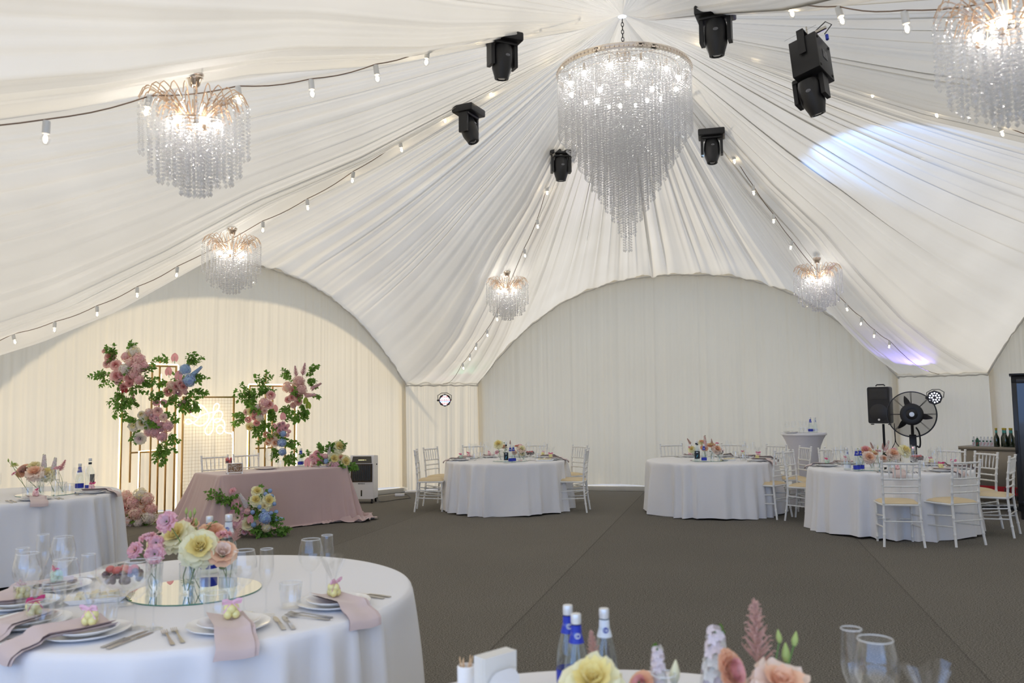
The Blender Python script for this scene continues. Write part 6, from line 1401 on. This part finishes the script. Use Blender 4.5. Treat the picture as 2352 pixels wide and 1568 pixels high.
t2 = empty('speaker_stand', (sp.x+.02, sp.y, 0)); tag(t2, 'black tripod pole stand holding the loudspeaker', 'speaker stand')
b = MB(); b.tube([(0, 0, .12), (0, 0, sp.z-.30)], .019, 10); b.build('pole', M['blackm'], t2); b = MB(); b.cyl((0, 0, .75), .03, .08, 12); b.build('collar', M['black'], t2)
for k in range(3): a = 2*pi*k/3+.5; b = MB(); b.tube([(.02*cos(a), .02*sin(a), .62), (.45*cos(a), .45*sin(a), .02)], .011, 6); b.sph((.45*cos(a), .45*sin(a), .018), .018, 8, 5); b.build('leg', M['blackm'], t2)
for i, (xa, xb) in enumerate(((2056, 2046), (2058, 2068))):
    b = MB(); P = [at(2054, 972, 12.95), at((2054+xa)/2, 995, 12.9), at(xa, 1015, 12.9), at(xb+(0 if i else 3), 1030, 12.95), at(xb, 1050, 13.0)]; P += [Vector((P[-1].x, P[-1].y, .35)), Vector((P[-1].x+.05, P[-1].y, .01))]
    b.tube(cr(P, 4), .006, 6); tag(b.build('speaker_cable', M['black']), '%s of two black cables hanging from the loudspeaker' % ('left one', 'right one')[i], 'cable', 'cables below the loudspeaker')
fp = at(2094, 951, 12.55); fr = .34
t = empty('pedestal_fan', (fp.x, fp.y, 0), -.44); tag(t, 'large black pedestal fan with misting hose by the right corner', 'fan'); fz = fp.z
TY = Matrix.Translation((0, 0, fz)) @ Matrix.Rotation(-pi/2, 4, 'X')   # +Z -> forward? fan axis along local y
def fan_pt(r_, a, y_): return (r_*cos(a), y_, fz+r_*sin(a))
b = MB()
for y_ in (-.12, -.0): b.tube([fan_pt(fr, 2*pi*k/64, y_) for k in range(64)], .008 if y_ < -.05 else .006, 6, closed=True)
for j in range(34):
    rr = .13+(fr-.13)*j/34; yb = -.12-.05*(1-(rr/fr)**2)
    b.tube([fan_pt(rr, 2*pi*k/56, yb) for k in range(56)], .0019, 3, closed=True)
for k in range(8):
    for dd in (-.02, .02):
        a = 2*pi*k/8+dd; b.tube([fan_pt(.12, a, -.165), fan_pt(.24, a, -.15), fan_pt(fr, a, -.12)], .0022, 4)
        b.tube([fan_pt(.10, a, .03), fan_pt(.24, a, .02), fan_pt(fr, a, .0)], .0022, 4)
for k in range(24): a = 2*pi*k/24; b.tube([fan_pt(fr, a, -.12), fan_pt(fr, a, 0)], .002, 4)
b.build('wire_cage', M['black'], t)
b = MB(); b.lathe([(.001, .185), (.03, .185), (.034, .178), (.075, .170), (.08, .165), (.14, .172), (.160, .160), (.165, .145), (.14, .12)], 32, M=Matrix.Translation((0, 0, fz)) @ Matrix.Rotation(pi/2, 4, 'X')); b.build('front_disc', M['black'], t)
b = MB(); b.lathe([(.001, .190), (.034, .189), (.036, .184)], 24, M=Matrix.Translation((0, 0, fz)) @ Matrix.Rotation(pi/2, 4, 'X')); hb_ = b.build('hub_badge', M['cap_w'], t)
for k in range(3):
    b = MB(); a0 = radians(108-120*k); 
    def bl(u, v, a0=a0): rr = .07+.22*v; ww = .055*sin(pi*(.15+.8*v)); a = a0+(u-.5)*ww/rr*1.6; return fan_pt(rr, a, -.06+(u-.5)*.05)
    b.grid(bl, 5, 8); b.build('blade', M['black'], t)
b = MB(); b.cyl((0, 0, 0), .09, .14, 20, M=Matrix.Translation((0, .05, fz)) @ Matrix.Rotation(pi/2, 4, 'X')); b.build('motor', M['black'], t)
b = MB(); b.tube([(0, .06, .1), (0, .06, fz-.02)], .022, 10); b.build('pole', M['blackm'], t)
b = MB(); b.box((0, .03, fz-.52), (.10, .08, .42), bev=.01); b.build('control_box', M['black'], t)
b = MB(); b.box((0, -.0125, fz-.52), (.045, .003, .07), bev=.001); b.build('switch_plate', M['cap_w'], t)
b = MB(); b.sph((-.008, -.016, fz-.505), .005, 6, 4); b.build('red_lamp', M['led_red'], t)
b = MB(); b.tube(cr([(.05, .04, fz-.20), (.09, .04, fz-.28), (.10, .04, fz-.42), (.085, .04, fz-.50), (.05, .04, fz-.48)], 5), .012, 8); b.build('hose', M['black'], t)
b = MB(); b.lathe([(.001, .10), (.05, .10), (.28, .05), (.30, .02), (.30, 0), (.001, 0)], 28); b.build('water_tank_base', M['black'], t)

# ------------------------------------------------------------------ bar counter, cups, bottles and glass door fridge
M['inox'] = pmat('worn_stainless_steel', (.26, .235, .20), .38, metal=.7, var=.15, vscale=5); M['red'] = pmat('red_stripe', (.45, .01, .02), .4)
a0 = at(2206, 1040, 12.25); a1 = Vector((7.20, 11.55, 0)); dB = Vector((a1.x-a0.x, a1.y-a0.y, 0)).normalized()
aB = atan2(dB.y, dB.x); LB = 1.15
t = empty('bar_counter', (a0.x, a0.y, 0), aB); tag(t, 'stainless steel refrigerated counter with a red stripe at the right', 'counter')
zt_ = .90
b = MB(); b.box((LB/2, .33, zt_-.025), (LB+.04, .70, .05), bev=.004); b.build('worktop', M['inox'], t)
b = MB(); b.box((LB/2, .34, .49), (LB, .64, .76), bev=.004); b.build('body', M['inox'], t)
b = MB(); b.box((LB/2, .012, .28), (LB, .012, .12)); b.build('red_stripe', M['red'], t)
b = MB()
for i in range(12): b.box((LB*.5+.03*i, .010, .20), (.012, .012, .09)); b.box((LB*.5+.03*i, .004, .29), (.012, .012, .07))
b.build('vent_slots', M['lens'], t)
for sx in (.08, LB-.08):
    for sy in (.08, .6): b = MB(); b.cyl((0, 0, 0), .05, .03, 12, M=Matrix.Rotation(pi/2, 4, 'Y')); b.box((0, 0, .05), (.04, .04, .03)); b.build('caster', M['steel'], t, loc=(sx, sy, .05))
def onbar(u, w_=.12): p = Vector((a0.x, a0.y, 0))+dB*u*LB+Vector((-dB.y, dB.x, 0))*w_; return p
M['cupw'] = pmat('white_carton', (.78, .78, .76), .5); M['cupg'] = pmat('green_print', (.02, .10, .04), .5); M['redp'] = pmat('red_print', (.55, .02, .03), .5)
def juice(dark):
    t = empty('juice_carton'); tag(t, 'carton', 'carton')
    b = MB(); b.loft([[(sx*w_, sy*w_*.8, z_) for sx, sy in ((-1, -1), (1, -1), (1, 1), (-1, 1))] for z_, w_ in ((0, .034), (.09, .034), (.115, .020), (.125, .016))], True, True); b.build('carton_body', M['cupg'] if dark else M['cupw'], t, smooth=False)
    b = MB(); b.cyl((0, 0, .135), .016, .022, 12); b.build('cap', M['cupw'], t)
    if not dark: b = MB(); b.box((-.018, -.0285, .078), (.030, .002, .022)); b.build('green_corner', M['cupg'], t)
    text('lettering', 'J7', M['redp'], t, (0, -.029, .035), (pi/2, 0, 0), .052, .0008); return t
JW, JD = Proto(juice(False)), Proto(juice(True))
for i, (u, dk) in enumerate(((.130, 0), (.172, 1), (.214, 0), (.256, 0), (.298, 0), (.342, 0))):
    p = onbar(u); (JD if dk else JW).put((p.x, p.y, zt_+.001), aB+.3, sc=(.66, .66, .95), label=['leftmost white juice carton', 'dark green juice carton', 'second white juice carton from left', 'third white juice carton from left', 'fourth white juice carton from left', 'white juice carton next to the dark bottles'][i]+' on the steel counter', group='juice cartons on the counter')
for i, u in enumerate((.400, .455, .505, .535, .575, .625)):
    p = onbar(u, .12+.08*(i % 2)); put_bottle('dark', p.x, p.y, zt_+.001, '%s dark bottle with yellow cap on the steel counter' % ['first', 'second', 'third', 'fourth', 'fifth', 'sixth'][i], 'dark bottles on the counter', .88)
fx = at(2336, 1100, 10.9); t = empty('display_fridge', (fx.x, fx.y, 0), -.55); tag(t, 'tall black glass door drinks fridge cut off by the right edge', 'fridge')
b = MB(); b.box((.34, .33, 1.0), (.68, .64, 1.78), bev=.01); b.build('cabinet', M['black'], t)
b = MB(); b.box((.34, .30, 1.905), (.72, .70, .03), bev=.006); b.build('top_panel', M['blackm'], t)
b = MB()
for x_ in (.03, .65): b.box((x_, -.012, 1.02), (.06, .03, 1.66), bev=.004)
for z_ in (.22, 1.82): b.box((.34, -.012, z_), (.68, .03, .06), bev=.004)
dr = b.build('door', M['blk2'], t); b = MB(); b.box((.34, -.010, 1.02), (.56, .008, 1.55)); b.build('door_glass', M['smoke'], dr, smooth=False); b = MB(); b.box((.02, -.05, 1.02), (.03, .03, .30), bev=.006); b.build('handle', M['black'], dr)
for sx in (.06, .62): b = MB(); b.cyl((sx, .1, .055), .04, .11, 10); b.build('foot', M['black'], t)
